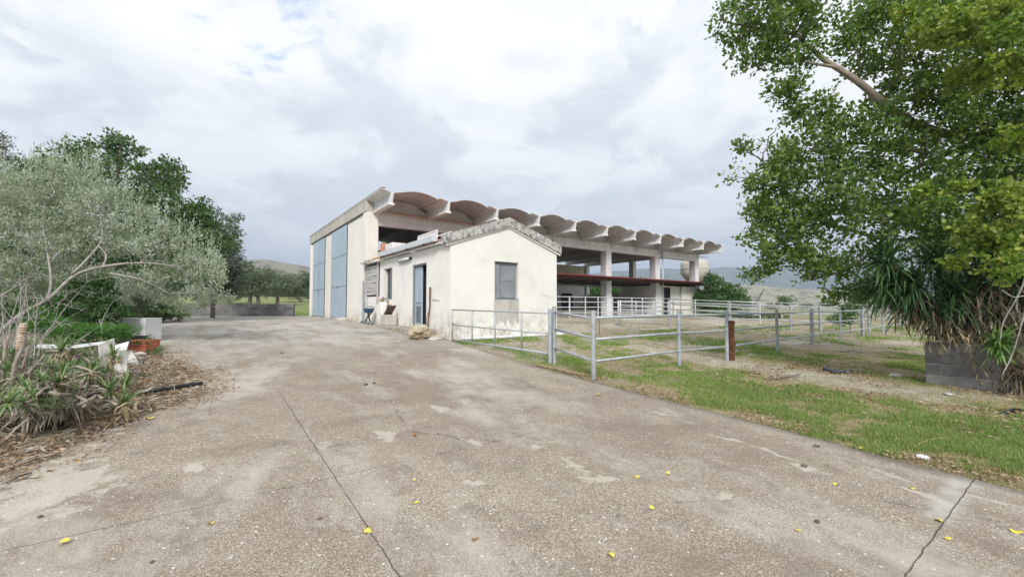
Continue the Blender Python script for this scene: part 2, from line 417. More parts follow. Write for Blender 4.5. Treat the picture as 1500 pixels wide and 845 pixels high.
cloud = wmix(wramp(fine, [(.42, 0.0), (.62, .5)]), cloud, soft)
lowz = wramp(sep.outputs[2], [(0.0, 1.0), (.30, 0.0)])
hole = wmath('MULTIPLY', wramp(wnoise(cv, 1.25, 7, .55, .3), [(.315, 1.0), (.345, 0.0)]), .7)
edge = wmath('MULTIPLY', wramp(wnoise(cv, 2.3, 12, .58, .5), [(.50, 0.0), (.53, 1.0)]), wramp(wnoise(cv, .8, 4, .5, .2), [(.44, 0.0), (.56, .85)]))
cloud = wmix(edge, cloud, white)
shade = wmath('MULTIPLY', wramp(wnoise(cv, 3.1, 10, .6, .4), [(.50, 0.0), (.62, .55)]), wramp(wnoise(cv, 1.1, 3), [(.42, 1.0), (.55, 0.0)]))
cloud = wmix(shade, cloud, grey)
cloud = wmix(wmath('MULTIPLY', lowz, .60), cloud, (.93*K, .95*K, .98*K))
skycol = wmix(1.0, sky.outputs[0], (1.5,1.5,1.5), 'MULTIPLY')
wl.new(wmix(hole, cloud, skycol), bg.inputs[0])

sun = bpy.data.lights.new('sun', 'SUN'); sun.energy = 2.0; sun.angle = R(16); sun.color = (1.0, .97, .925)
so = bpy.data.objects.new('sun', sun); col.objects.link(so)
sd = Vector((sun_from.x*math.cos(R(SUN_EL)), sun_from.y*math.cos(R(SUN_EL)), math.sin(R(SUN_EL))))
so.rotation_euler = sd.to_track_quat('Z', 'Y').to_euler()
cam = bpy.data.cameras.new('camera'); co = bpy.data.objects.new('camera', cam); col.objects.link(co); sc.camera = co
cam.sensor_width = 36; cam.lens = 619.0/1500*36; cam.clip_end = 9000; cam.clip_start = .05
co.location = (0, 0, EYE); co.rotation_euler = (R(90+2.45), 0, -R(YAW))
sc.view_settings.view_transform = 'Standard'; sc.view_settings.look = 'None'; sc.view_settings.gamma = 1.0
sc.view_settings.exposure = 1.08
sc.render.engine = 'CYCLES'
cy = sc.cycles; cy.max_bounces = 6; cy.diffuse_bounces = 3; cy.transmission_bounces = 3; cy.transparent_max_bounces = 4; cy.volume_bounces = 0

# ================================================================ TERRAIN
def sstep(a, b, x):
    t = max(0.0, min(1.0, (x-a)/(b-a))); return t*t*(3-2*t)
def in_yard(x, y, pad=0.0):
    return yard_left(y)-pad < x < yard_right(y)+pad and y < 37-(x+1.6)*.734+pad and y > -9
def height(x, y):
    z = gz(x, y)
    X = CU*x - SU*y; Y = SU*x + CU*y                 # across / ahead of the station
    # the olive grove climbs gently behind the block wall
    left = 1-sstep(-14, 6, X - .1*Y)
    z += left*.046*max(0, min(90, Y)-30.5)
    # valley floor falls off beyond the corral
    if x > 36 or (X > 12 and Y > 24):
        z -= .9*sstep(30, 90, Y)*sstep(4, 30, X)
    d = math.hypot(x-5, y-5)
    if not in_yard(x, y, .45) and not (5.6 < x < 34 and 11 < y < 33) and d < 200:
        z += .03*fbm(x, y, .6, 4) + .012*fbm(x, y, 3.0, 3)
    elif in_yard(x, y, 0): z -= .06
    return z
def masks(x, y):
    """grass, bare pale dirt (0..1)"""
    X = CU*x - SU*y; Y = SU*x + CU*y
    n = fbm(x, y, .35, 5); n2 = fbm(x+40, y, 1.3, 4); n3 = fbm(x, y+70, .18, 3)
    g = .30 + .55*n + .55*n2
    p = .22 + .5*fbm(x-20, y+9, .42, 4)
    e = x - 5.3
    if y < 8 and x > 5:
        lawn = sstep(.15, .7, e + .25*n2)*(1-sstep(2.4, 4.2, e + .9*n))*(1-sstep(5.2, 7.2, y))*sstep(-1.2, .8, y + .7*n)
        g = max(g, lawn*(.60 + .75*n2 + .45*n + .25*fbm(x, y+11, 3.4, 3))); p *= 1-.7*lawn
        tr = math.exp(-((e-4.3-.5*n)/.9)**2)*sstep(-2, 3, y)     # worn track
        g *= 1-.85*tr; p = max(p, .75*tr)
    if 5.6 < x < 11 and 7 < y < 13.4:
        s = math.exp(-((y-10.4-.3*n)/.45)**2) + .8*math.exp(-((x-6.2-.2*n2)/.35)**2)*(1-sstep(10,11,y)); g = max(g, s*.85*sstep(-.5,.25,n2+.2)); p = max(p, .45)
    if 11 < y < 19.4 and x > 6: g = g*.5+.15*n3; p = max(p, .50+.5*n)
    if Y > 26 and X < 2:
        g = .62 + .30*n3 + .18*n; p = 0
        if Y > 30: g = max(g, .60)
    elif Y > 30: g = .50 + .5*n3; p = .1
    if x < yard_left(y) and Y < 26:
        g = .15 + .3*n; p *= .2
        if 12 < Y: g = .62+.3*n
    return max(0, min(1, g)), max(0, min(1, p))
NR, NA = 250, 430
vs = [(1.5, 1.2, height(1.5, 1.2))]; gm = [0.2]; pm = [0.2]
rr = .8
rings = []
for i in range(NR):
    rings.append(rr); rr = rr*1.0315 + .012
S0 = (1.5, 1.2)
for r_ in rings:
    for k in range(NA):
        a = 2*math.pi*k/NA; x = S0[0] + r_*math.cos(a); y = S0[1] + r_*math.sin(a)
        vs.append((x, y, height(x, y)))
        if r_ < 120: g, p = masks(x, y)
        else: g, p = .5, .1
        gm.append(g); pm.append(p)
fs = [(0, 1+k, 1+(k+1) % NA) for k in range(NA)]
for i in range(NR-1):
    for k in range(NA):
        k2 = (k+1) % NA; fs.append((1+i*NA+k, 1+(i+1)*NA+k, 1+(i+1)*NA+k2, 1+i*NA+k2))
t = NT('field_soil_and_turf')
ga = t.attr('grass'); pa = t.attr('pale')
fn = t.noise(9, 8, .7); fn2 = t.noise(70, 5, .7); fn3 = t.noise(1.2, 5)
straw = t.ramp(fn, [(.3, (.16,.13,.085)), (.47, (.31,.27,.19)), (.6, (.43,.385,.285)), (.72, (.58,.53,.42))])
pale = t.ramp(t.noise(5, 8, .7), [(.3, (.30,.255,.20)), (.65, (.60,.55,.47))])
green = t.ramp(t.noise(16, 6, .7), [(.3, (.10,.155,.035)), (.52, (.17,.25,.06)), (.72, (.34,.34,.15))])
k = t.math('ADD', pa, t.math('MULTIPLY', t.math('SUBTRACT', fn, .5), 1.1))
straw = t.mix(t.ramp(t.noise(1.7, 7, .7), [(.42, 0.0), (.60, .65)]), straw, (.25,.205,.14)); straw = t.mix(t.ramp(t.noise(3.1, 7, .7, t.pos(1,1,1,.8)), [(.54, 0.0), (.66, .6)]), straw, (.50,.40,.22))
c = t.mix(t.smooth(k, .34, .60), straw, pale)
k = t.math('ADD', ga, t.math('MULTIPLY', t.math('SUBTRACT', fn, .5), 1.3))
c = t.mix(t.math('MULTIPLY', t.smooth(k, .28, .78), .85), c, green)
c = t.mix(t.ramp(fn2, [(.42, 0.0), (.75, .5)]), c, (.16,.12,.075))
M['ground'] = t.fin(c, .95, t.math('ADD', fn2, fn), .6, .03, spec=.1)
ground = mesh_obj('ground', vs, fs, M['ground'], None, True); tag(ground, kind='structure')
me = ground.data
for nm, arr in (('grass', gm), ('pale', pm)):
    at_ = me.attributes.new(nm, 'FLOAT', 'POINT'); at_.data.foreach_set('value', arr)

# ---------------------------------------------------------------- concrete yard: exposed-aggregate slabs
def yz(x, y): return gz(x, y) + .012 + .004*fbm(x, y, .5, 2)
vs = []; fs = []; NU, NV = 40, 180
for j in range(NV+1):
    for i in range(NU+1):
        s_ = i/NU
        xr = -1.6 + 7.4*s_; vtop = 37.2-(xr+1.6)*.734
        y = -8 + (vtop+8)*j/NV
        xl = yard_left(y) + .16*fbm(0, y, .9, 4); xR = yard_right(y) + .03*fbm(9, y, 1.5, 4)
        x = xl + (xR-xl)*s_
        vs.append((x, y, yz(x, y)))
for j in range(NV):
    for i in range(NU):
        a = j*(NU+1)+i; fs.append((a, a+1, a+NU+2, a+NU+1))
def skirt(idx):
    for a, b in zip(idx, idx[1:]):
        n = len(vs); pa_, pb_ = vs[a], vs[b]
        vs.append((pa_[0], pa_[1], pa_[2]-.12)); vs.append((pb_[0], pb_[1], pb_[2]-.12)); fs.append((a, b, n+1, n))
skirt([j*(NU+1)+NU for j in range(NV+1)]); skirt([j*(NU+1) for j in range(NV+1)]); skirt([NV*(NU+1)+i for i in range(NU+1)])
t = NT('exposed_aggregate_concrete'); x = t.xyz()
peb = t.voro(150, 'Color'); pebd = t.voro(150, 'Distance')
sepc = t.n.new('ShaderNodeSeparateColor'); t.link(peb, sepc.inputs[0])
stone = t.ramp(sepc.outputs[0], [(0, (.095,.072,.05)), (.30, (.235,.19,.145)), (.65, (.37,.315,.25)), (.85, (.54,.48,.40)), (1, (.78,.73,.65))])
mort = t.ramp(t.noise(1.1, 6, .6), [(.3, (.25,.207,.155)), (.7, (.39,.335,.265))])
c = t.mix(t.ramp(pebd, [(.34, 0.0), (.60, .65)]), stone, mort)
# broad brown and grey tones of age
c = t.mix(t.ramp(t.noise(.55, 6, .62, None, .6), [(.42, 0.0), (.60, .50)]), c, (.20,.158,.118))
c = t.mix(t.ramp(t.noise(.8, 7, .65, t.pos(1, .45, 1, .5)), [(.50, 0.0), (.62, .60)]), c, (.52,.475,.41))
mid_ = t.noise(3.2, 7, .7)
c = t.mix(t.ramp(mid_, [(.50, 0.0), (.66, .45)]), c, (.175,.145,.11))
# laitance where the smooth cement skin survives: pale, hard-edged flakes
wv = t.noise(4.5, 8, .68); wv2 = t.noise(13, 6, .7); wv3 = t.noise(2.1, 4); fn_w = t.noise(3.3, 5)
flk = None
for px, py, su, sv in ((70,712,.34,.75),(125,700,.25,.35),(285,690,.05,.10),(480,656,.08,.10),(555,640,.09,.16),(640,600,.10,.22),(700,650,.07,.12),(838,676,.11,.22),(800,652,.12,.08),(700,708,.10,.06),(1075,645,.05,.30),(1130,662,.04,.20),(1178,684,.03,.10),(1310,700,.05,.20),(1345,722,.07,.16),(1470,738,.05,.28),(960,603,.03,.26),(880,700,.10,.07),(640,735,.05,.03),(1050,730,.10,.05)):
    q = gp(px, py)
    dx = t.math('DIVIDE', t.math('ADD', t.math('SUBTRACT', x[0], q.x), t.math('MULTIPLY', t.math('SUBTRACT', wv3, .5), .6)), su)
    dy = t.math('DIVIDE', t.math('ADD', t.math('SUBTRACT', x[1], q.y), t.math('MULTIPLY', t.math('SUBTRACT', fn_w, .5), .5)), sv)
    d = t.math('SQRT', t.math('ADD', t.math('MULTIPLY', dx, dx), t.math('MULTIPLY', dy, dy)))
    v = t.math('SUBTRACT', 1.0, d); flk = v if flk is None else t.math('MAXIMUM', flk, v)
flk = t.math('ADD', t.math('MAXIMUM', flk, -1.0), t.math('ADD', t.math('MULTIPLY', t.math('SUBTRACT', wv, .5), 4.2), t.math('MULTIPLY', t.math('SUBTRACT', wv2, .5), 1.2)))
c = t.mix(t.math('MULTIPLY', t.smooth(flk, -.05, .55), .62), c, (.56,.515,.43))
st_ = t.noise(1.9, 7, .7, t.pos(1.6, .5, 1, .1))
c = t.mix(t.ramp(st_, [(.58, 0.0), (.70, .5)]), c, (.46,.43,.375))
big_p = t.voro(34, 'Color'); big_d = t.voro(34, 'Distance'); sp2 = t.n.new('ShaderNodeSeparateColor'); t.link(big_p, sp2.inputs[0])
c = t.mix(t.math('MULTIPLY', t.math('GREATER_THAN', sp2.outputs[1], .95), t.math('LESS_THAN', big_d, .28)), c, (.66,.62,.55))
crk = t.voro(.42, 'Distance', t.pos(1, 1, 1), 'DISTANCE_TO_EDGE')
cm = t.math('MULTIPLY', t.math('SUBTRACT', 1.0, t.smooth(t.math('ADD', crk, t.math('MULTIPLY', t.math('SUBTRACT', wv, .5), .05)), .0, .0035), clamp=True), t.ramp(t.noise(.8, 3), [(.53, 0.0), (.60, .5)]))
c = t.mix(cm, c, (.08,.065,.05))
# grey worn cement towards the barn
far = t.smooth(x[1], 8.5, 14)
gr = t.ramp(t.noise(1.6, 8, .68, t.pos(1.2, .6, 1, .2)), [(.40, 0.0), (.6, .8)])
c = t.mix(t.math('MULTIPLY', far, gr), c, (.47,.455,.43))
ww = t.noise(6, 5, .6); jw = t.math('MULTIPLY', t.math('SUBTRACT', ww, .5), .035)
def joint(coord, off, w, lo=None, axis2=None):
    d = t.math('ABSOLUTE', t.math('SUBTRACT', t.math('ADD', coord, jw), off))
    return t.math('SUBTRACT', 1.0, t.smooth(d, w*.5, w*1.6), clamp=True)
j1 = joint(x[0], .84, .0032); j2 = joint(x[1], 3.52, .003); j3 = joint(x[1], .665, .0035)
jm = t.math('MAXIMUM', t.math('MAXIMUM', j1, t.math('MULTIPLY', j2, t.math('LESS_THAN', x[0], 3.2))), t.math('MULTIPLY', j3, t.math('GREATER_THAN', x[0], 1.2)))
jm = t.math('MULTIPLY', jm, t.ramp(t.noise(2.5, 3), [(.34, .3), (.46, 1.0)]))
jm = t.math('MULTIPLY', jm, t.math('SUBTRACT', 1.0, t.smooth(x[1], 5.5, 8)))
# cement smeared along the eastern joint
sm = t.math('MULTIPLY', t.math('SUBTRACT', 1.0, t.smooth(t.math('ABSOLUTE', t.math('SUBTRACT', x[1], .70)), .03, .13)), t.math('MULTIPLY', t.smooth(x[0], 3.9, 4.3), t.ramp(t.noise(5, 5), [(.35, 0.0), (.55, .7)])))
c = t.mix(sm, c, (.50,.48,.44))
c = t.mix(t.math('MULTIPLY', jm, .75), c, (.045,.038,.03))
hgt = t.math('SUBTRACT', t.math('MULTIPLY', pebd, -.5), t.math('MULTIPLY', jm, 3.0))
hgt = t.math('ADD', hgt, t.math('MULTIPLY', t.noise(9, 6), .6))
M['yard'] = t.fin(c, .9, hgt, .55, .012, spec=.2)
yard = mesh_obj('concrete_yard', vs, fs, M['yard'], None, True); tag(yard, kind='structure')

# ---------------------------------------------------------------- hills (full relief, set at their real distance)
def hills(name, b0, b1, d0, d1, crest, base, mat, nb=160, nd=26, rough=.15, seed=0, back=.35):
    vs = []; fs = []
    for i in range(nd+1):
        t_ = i/nd
        for k in range(nb+1):
            b = b0 + (b1-b0)*k/nb; Y = d0 + (d1-d0)*t_
            X = b*Y; s = min(1, t_/.72); prof = s*s*(3-2*s)
            if t_ > .72: prof = 1-back*((t_-.72)/.28)
            cr = crest(b)
            x, y, _ = W(X, Y)
            n = fbm(x+seed, y, 2.2/(d1-d0), 6)
            z = base + (cr-base)*prof*(1 + rough*n*(1-.75*max(0, 1-abs(t_-.72)*6)))
            z += (d1-d0)*.006*fbm(x+seed, y+5, 14/(d1-d0), 4)*prof
            vs.append((x, y, z))
    for i in range(nd):
        for k in range(nb):
            a = i*(nb+1)+k; fs.append((a, a+1, a+nb+2, a+nb+1))
    o = mesh_obj(name, vs, fs, mat, None, True); return tag(o, kind='structure')
def terr(name, cols, scale, thr=.5, dark=(.04,.06,.03), dthr=.52):
    t = NT(name); n = t.noise(scale, 8, .62); c = t.ramp(n, [(.3, cols[0]), (.5, cols[1]), (.7, cols[2])])
    c = t.mix(t.ramp(t.noise(scale*6, 7, .7, t.pos(1,1,2)), [(dthr, 0.0), (dthr+.08, .8)]), c, dark); return t.fin(c, .95, spec=.05)
M['mountain'] = terr('scrubby_mountain', [(.08,.11,.06), (.14,.16,.09), (.26,.24,.17)], .0016, dark=(.04,.07,.035), dthr=.47)
M['hillside'] = terr('dry_pale_hillside', [(.24,.22,.17), (.34,.31,.25), (.25,.25,.17)], .012, dark=(.09,.10,.06), dthr=.50)
M['lefthill'] = terr('stony_hill', [(.13,.14,.09), (.24,.21,.15), (.30,.27,.20)], .006, dark=(.06,.08,.04), dthr=.5)
def c_mtn(b):      # height so the ridge reads as in the view
    px = 750+619*b
    pts = [(150,42),(380,44),(700,44),(860,48),(920,53),(1040,55),(1120,56),(1220,53),(1330,50),(1500,47),(1700,40)]
    for (a, h0), (c_, h1) in zip(pts, pts[1:]):
        if px <= c_: h = h0+(h1-h0)*max(0,(px-a))/(c_-a); break
    else: h = 40
    return 1.5 + h/619*2950
def c_hill(b):
    px = 750+619*b
    pts = [(780,8),(960,16),(1060,29),(1090,31),(1130,28),(1220,24),(1330,17),(1500,13),(1800,8)]
    for (a, h0), (c_, h1) in zip(pts, pts[1:]):
        if px <= c_: h = h0+(h1-h0)*max(0,(px-a))/(c_-a); break
    else: h = 8
    return 1.5 + h/619*620
def c_left(b):
    px = 750+619*b
    pts = [(-100,60),(330,62),(385,66),(400,64),(420,60),(450,55),(480,50),(560,30),(700,12)]
    for (a, h0), (c_, h1) in zip(pts, pts[1:]):
        if px <= c_: h = h0+(h1-h0)*max(0,(px-a))/(c_-a); break
    else: h = 10
    return 1.5 + h/619*880
hills('mountain', -1.5, 1.9, 1500, 3500, c_mtn, -10, M['mountain'], 220, 30, .10, 100)
hills('hillside', .02, 1.9, 260, 760, c_hill, -4, M['hillside'], 160, 24, .22, 300)
hills('hill', -1.6, .0, 330, 1100, c_left, 0, M['lefthill'], 160, 24, .18, 500)

# ---------------------------------------------------------------- air
hz = MB().box(-2600, 4200, -1500, 4300, -40, 420).build('haze', None, kind='stuff')
hm = bpy.data.materials.new('pale_air'); hm.use_nodes = True; hn = hm.node_tree.nodes; hl = hm.node_tree.links
for n in list(hn): hn.remove(n)
ho = hn.new('ShaderNodeOutputMaterial'); pv = hn.new('ShaderNodeVolumePrincipled')
pv.inputs['Color'].default_value = (.68,.81,1.0,1); pv.inputs['Density'].default_value = .00046; pv.inputs['Anisotropy'].default_value = .2
hl.new(pv.outputs[0], ho.inputs['Volume']); hz.data.materials.append(hm)
# ================================================================ BARN
BX, BY, FL = 5.83, 19.47, .85             # front-left corner and floor level
LEN, DEP = 27.5, 13.0
ZT, ZB = 6.43, 5.87                       # top of the precast beams, underside of the cornice
barn = thing('barn', (BX, BY, FL), 'long cream farm barn open at the front under a roof of nine scalloped concrete vaults', 'barn')
for u0, w in ((0, .56), (5.42, .52), (10.78, .52), (16.14, .52), (21.6, .52), (26.98, .54)):
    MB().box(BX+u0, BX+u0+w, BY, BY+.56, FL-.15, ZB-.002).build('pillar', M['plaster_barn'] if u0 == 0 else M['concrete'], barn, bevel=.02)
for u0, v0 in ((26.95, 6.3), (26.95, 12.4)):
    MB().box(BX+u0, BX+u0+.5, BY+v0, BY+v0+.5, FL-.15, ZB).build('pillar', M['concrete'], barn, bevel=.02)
# end wall facing the yard, in piers between the two sliding doors
ew = MB()
def vband(a, b, z0, z1, x0=.03, x1=.30): ew.box(BX+x0, BX+x1, BY+a, BY+b, z0, z1)
D1, D2 = (8.40, 11.74), (3.32, 6.60)
vband(.562, D2[0], FL-.15, ZB-.03); ew.build('end_wall', M['plaster_barn'], barn); ew = MB(); vband(D2[1], D1[0], FL-.15, ZB-.03); ew.build('end_wall', M['plaster_barn'], barn); ew = MB(); vband(D1[1], 12.55, FL-.15, ZB-.03)
ew.build('end_wall', M['plaster_barn'], barn)
MB().box(BX, BX+.4, BY+12.552, BY+13.0, FL-.15, ZB-.002).build('pillar', M['plaster_barn'], barn, bevel=.02)
MB().box(BX-.03, BX+.40, BY-.005, BY+13.06, ZB, ZT+.02).build('edge_beam', M['concrete_fascia'], barn, bevel=.015)
MB().box(BX-.06, BX+.10, BY-2.25, BY+13.1, ZT+.02, ZT+.05).build('roof_capping', M['concrete_fascia'], barn)
def barn_door(a, b, leaves):
    zt = 5.83
    d = MB()
    w = (b-a)/leaves
    for k in range(leaves):
        for z0, z1 in ((FL+.03, FL+1.72), (FL+1.75, FL+3.38), (FL+3.41, zt-FL+FL-.02)):
            d.box(BX+.0, BX+.05, BY+a+k*w+.035, BY+a+(k+1)*w-.035, z0, z1)
    o = d.build('sliding_door', M['door'], barn)
    o['label'] = 'blue grey steel door of ' + ('two leaves at the far end' if leaves == 2 else 'one wide leaf beside the corner')
    fr = MB()
    for k in range(leaves+1):
        yy = BY+a+k*w; fr.box(BX+.004, BX+.07 if k in (0, leaves) else BX+.04, yy-.05 if k == 0 else yy-.03, yy+.03 if k < leaves else yy+.05, FL-.02, zt)
    for z in (FL+1.735, FL+3.395): fr.box(BX+.012, BX+.036, BY+a+.02, BY+b-.02, z-.014, z+.014)
    fr.box(BX+.01, BX+.20, BY+a-.05, BY+b+.05, zt+.002, zt+.035)
    fr.build('door_frame', M['door_frame'], o)
    MB().tube([(BX-.05, BY+(a+b)/2-.1, FL+1.6), (BX-.05, BY+(a+b)/2-.1, FL+1.75)], .015, 6).build('handle', M['door_frame'], o)
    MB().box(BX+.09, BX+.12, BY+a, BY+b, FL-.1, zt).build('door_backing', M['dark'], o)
barn_door(*D1, 2); barn_door(*D2, 1)
MB().box(BX-.04, BX+.02, BY+.565, BY+12.5, 5.832, 5.868).build('door_track', M['door_frame'], barn)
# cross beams: Y-shaped precast members running back over the barn and out as brackets
NB = 11; S = 2.68
prof = [(-.13,5.80),(.13,5.80),(.135,5.85),(.055,5.91),(.055,6.27),(.10,6.315),(.44,6.385),(.46,6.425),(.30,6.385),(.12,6.335),(0,6.325),(-.12,6.335),(-.30,6.385),(-.46,6.425),(-.44,6.385),(-.10,6.315),(-.055,6.27),(-.055,5.91),(-.135,5.85)]
for k in range(NB):
    uc = BX + .40 + k*S
    b = MB(); n = len(prof)
    rings_ = []
    for (v, cut) in ((-2.12, .0), (-.2, 0), (DEP, 0)):
        for p, q in prof:
            vv = v
            if v < -1: vv = v - .10*max(0, (q-5.9))/.5 + .12*max(0, (5.9-q))/.1*0
            b.v.append((uc+p, BY+vv, q))
    for i in range(2):
        for j in range(n): b.f.append((i*n+j, i*n+(j+1) % n, (i+1)*n+(j+1) % n, (i+1)*n+j))
    b.f.append(tuple(range(n-1,-1,-1))); b.f.append(tuple(range(2*n, 3*n)))
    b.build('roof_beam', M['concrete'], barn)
# curved sheets between the beams
for k in range(NB-1):
    a0 = BX + .40 + k*S + .38; a1 = BX + .40 + (k+1)*S - .38; c_ = (a0+a1)/2; h = (a1-a0)/2
    sag = .01*math.sin(k*2.1)
    b = MB(); N_ = 14; top = []; bot = []
    for i in range(N_+1):
        s_ = -1+2*i/N_; zz_ = 6.395 + (.205+sag)*(1-abs(s_)**2.0); top.append((c_+h*s_, zz_+.035)); bot.append((c_+h*s_, zz_))
    pr = bot + top[::-1]
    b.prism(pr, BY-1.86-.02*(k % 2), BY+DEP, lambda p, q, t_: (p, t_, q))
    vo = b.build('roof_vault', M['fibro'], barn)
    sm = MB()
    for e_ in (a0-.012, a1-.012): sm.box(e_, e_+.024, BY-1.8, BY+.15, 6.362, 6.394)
    for q_ in (0, 1): j_ = MB(); j_.v = sm.v[8*q_:8*q_+8]; j_.f = sm.f[:6]; j_.build('joint_shade', M['under'], vo)  # dark strips paint the shadow in the gap between sheet edge and flange
    b = MB()                                            # end panel closing the vault over the front wall
    pr = [(BX+.40+k*S+.075, ZB-.06), (BX+.40+(k+1)*S-.075, ZB-.06), (BX+.40+(k+1)*S-.075, 6.16), (a1-.09, 6.345)]
    for i in range(9): s_ = .86-1.72*i/8; pr.append((c_+h*s_, 6.38 + .200*(1-abs(s_)**2.0)))
    pr += [(a0+.09, 6.345), (BX+.40+k*S+.075, 6.16)]
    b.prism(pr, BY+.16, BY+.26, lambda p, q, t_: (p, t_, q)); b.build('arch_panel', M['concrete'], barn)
# front lintel in bays, with cornice
for a, b_ in ((.562, 5.418), (5.942, 10.778), (11.302, 16.138), (16.662, 21.598), (22.122, 26.978)):
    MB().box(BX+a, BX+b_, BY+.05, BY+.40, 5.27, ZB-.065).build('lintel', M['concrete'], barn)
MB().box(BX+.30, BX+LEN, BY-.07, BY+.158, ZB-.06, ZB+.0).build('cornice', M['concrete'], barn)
MB().box(BX+.30, BX+LEN, BY+.02, BY+.048, 5.52, 5.56).build('lintel_rib', M['concrete'], barn)
MB().tube([(BX+.75, BY-.14, 5.98), (BX+.75, BY-.14, 5.90), (BX+1.2, BY-.14, 5.90), (BX+9.5, BY-.14, 5.86)], .045, 8).build('gutter_pipe', M['pinkpipe'], barn, True)
MB().tube([(BX+9.6, BY-.14, 5.86), (BX+26.5, BY-.14, 5.80)], .028, 8).build('gutter_pipe', M['galv_dull'], barn, True)
for k in range(3, NB):
    uc = BX+.40+k*S
    MB().tube([(uc+.10, BY-.11, 5.84), (uc+.10, BY-.11, 5.45)], .035, 8).build('downpipe', M['white_pipe'], barn, True)
MB().tube([(BX+22.35, BY-.10, 5.80), (BX+22.35, BY-.10, 1.0)], .05, 8).build('downpipe', M['white_pipe'], barn, True)
MB().tube([(BX+0.78, BY-.16, 6.02), (BX+.78, BY-.16, 5.84)], .05, 8).build('downpipe', M['white_pipe'], barn, True)
MB().tube([(BX+27.3, BY-.1, 5.68), (BX+28.6, BY-.25, 5.70)], .03, 8).build('rain_spout', M['galv_dull'], barn, True)
# back wall, low far wall, floor
MB().box(BX+.40, BX+26.9, BY+12.62, BY+12.95, FL-.1, 5.80).build('back_wall', M['plaster_barn'], barn)
MB().box(BX+27.12, BX+27.34, BY+.6, BY+6.28, FL-.1, 2.65).add([], []).build('low_wall', M['concrete_fascia'], barn)
MB().box(BX+27.12, BX+27.34, BY+6.82, BY+12.38, FL-.1, 2.75).build('low_wall', M['concrete_fascia'], barn)
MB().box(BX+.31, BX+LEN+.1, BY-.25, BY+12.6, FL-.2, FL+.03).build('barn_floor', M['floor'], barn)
# red-edged lean-to sheet along the front
ln = MB()
for (x0, x1) in ((4.4, 28.6),):
    N_ = 60
    for j in range(2): pass
    ln.prism([(-1.15, 3.36), (-1.15, 3.42), (2.6, 3.16), (2.6, 3.12)], BX+x0, BX+x1, lambda p, q, t_: (t_, BY+p, q))
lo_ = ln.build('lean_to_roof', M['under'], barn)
MB().box(BX+4.38, BX+28.62, BY-1.19, BY-1.152, 3.38, 3.445).build('red_edge', M['red'], lo_)
MB().prism([(-1.16, 3.424), (-1.16, 3.45), (2.6, 3.19), (2.6, 3.165)], BX+4.4, BX+28.6, lambda p, q, t_: (t_, BY+p, q)).build('red_sheet', M['red'], lo_)
MB().bar((BX+4.4, BY+2.7, 3.05), (BX+21.5, BY+2.7, 3.05), .10, .14).build('rafter', M['galv_dull'], lo_)
for u in [5.0+1.6*i for i in range(15)]:
    MB().bar((BX+u, BY-1.1, 3.33), (BX+u, BY+2.6, 3.09), .05, .06).build('rafter', M['under'], lo_)
MB().bar((BX+4.4, BY-.9, 3.28), (BX+27.4, BY-.9, 3.28), .06, .09).build('rafter', M['rust'], lo_)
# store room in the last bay
room = MB()
Z1 = 3.10
room.box(BX+22.13, BX+22.56, BY+.02, BY+.25, FL-.1, Z1); room.box(BX+22.56, BX+23.42, BY+.02, BY+.25, 2.98, Z1)
room.box(BX+23.42, BX+24.75, BY+.02, BY+.25, FL-.1, Z1)
room.box(BX+24.76, BX+27.15, BY-.22, BY+.25, FL-.1, Z1); room.box(BX+27.16, BX+27.42, BY+.57, BY+3.4, FL-.1, Z1)
room.box(BX+21.62, BX+21.85, BY+.57, BY+3.4, FL-.1, Z1)
ro = room.build('store_room_wall', M['plaster_barn'], barn)
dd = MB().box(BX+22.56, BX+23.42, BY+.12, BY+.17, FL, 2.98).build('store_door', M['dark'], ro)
for x_ in (22.56, 23.38): MB().box(BX+x_, BX+x_+.04, BY-.0, BY+.11, FL, 2.98).build('door_frame', M['door_frame'], dd)
MB().tube([(BX+24.70, BY-.08, 3.1), (BX+24.70, BY-.08, FL)], .03, 8).build('downpipe', M['white_pipe'], barn, True)
MB().box(BX-.06, BX-.01, BY+.02, BY+.27, FL-.02, 2.66).build('steel_guard', M['galv_dull'], barn)
# debris kerb at the foot of the end wall
# ================================================================ FEED TANK
tp = W(17.35, 40.0)
tank = thing('storage_tank', (tp[0], tp[1], .8), 'round beige tank with a tapered bottom standing behind the last barn pillar', 'tank')
def lathe(mb, c, prof, n=24):
    base = len(mb.v)
    for r_, z in prof:
        for k in range(n): a = 2*math.pi*k/n; mb.v.append((c[0]+r_*math.cos(a), c[1]+r_*math.sin(a), z))
    for i in range(len(prof)-1):
        for k in range(n):
            k2 = (k+1) % n; mb.f.append((base+i*n+k, base+i*n+k2, base+(i+1)*n+k2, base+(i+1)*n+k))
    return mb
lathe(MB(), tp, [(.0,5.95),(.55,5.93),(1.0,5.84),(1.20,5.70),(1.25,5.5),(1.27,4.95),(1.26,4.6),(1.0,4.2),(.65,3.85),(.30,3.6),(.0,3.58)]).build('tank_body', M['tank'], tank, True)
for a in (.5, 2.07, 3.64, 5.21):
    MB().bar((tp[0]+.75*math.cos(a), tp[1]+.75*math.sin(a), 4.1), (tp[0]+.95*math.cos(a), tp[1]+.95*math.sin(a), .75), .10).build('leg', M['rust'], tank)
lathe(MB(), tp, [(1.29,4.98),(1.30,5.03),(1.29,5.08)]).build('hoop', M['galv_dull'], tank, True)

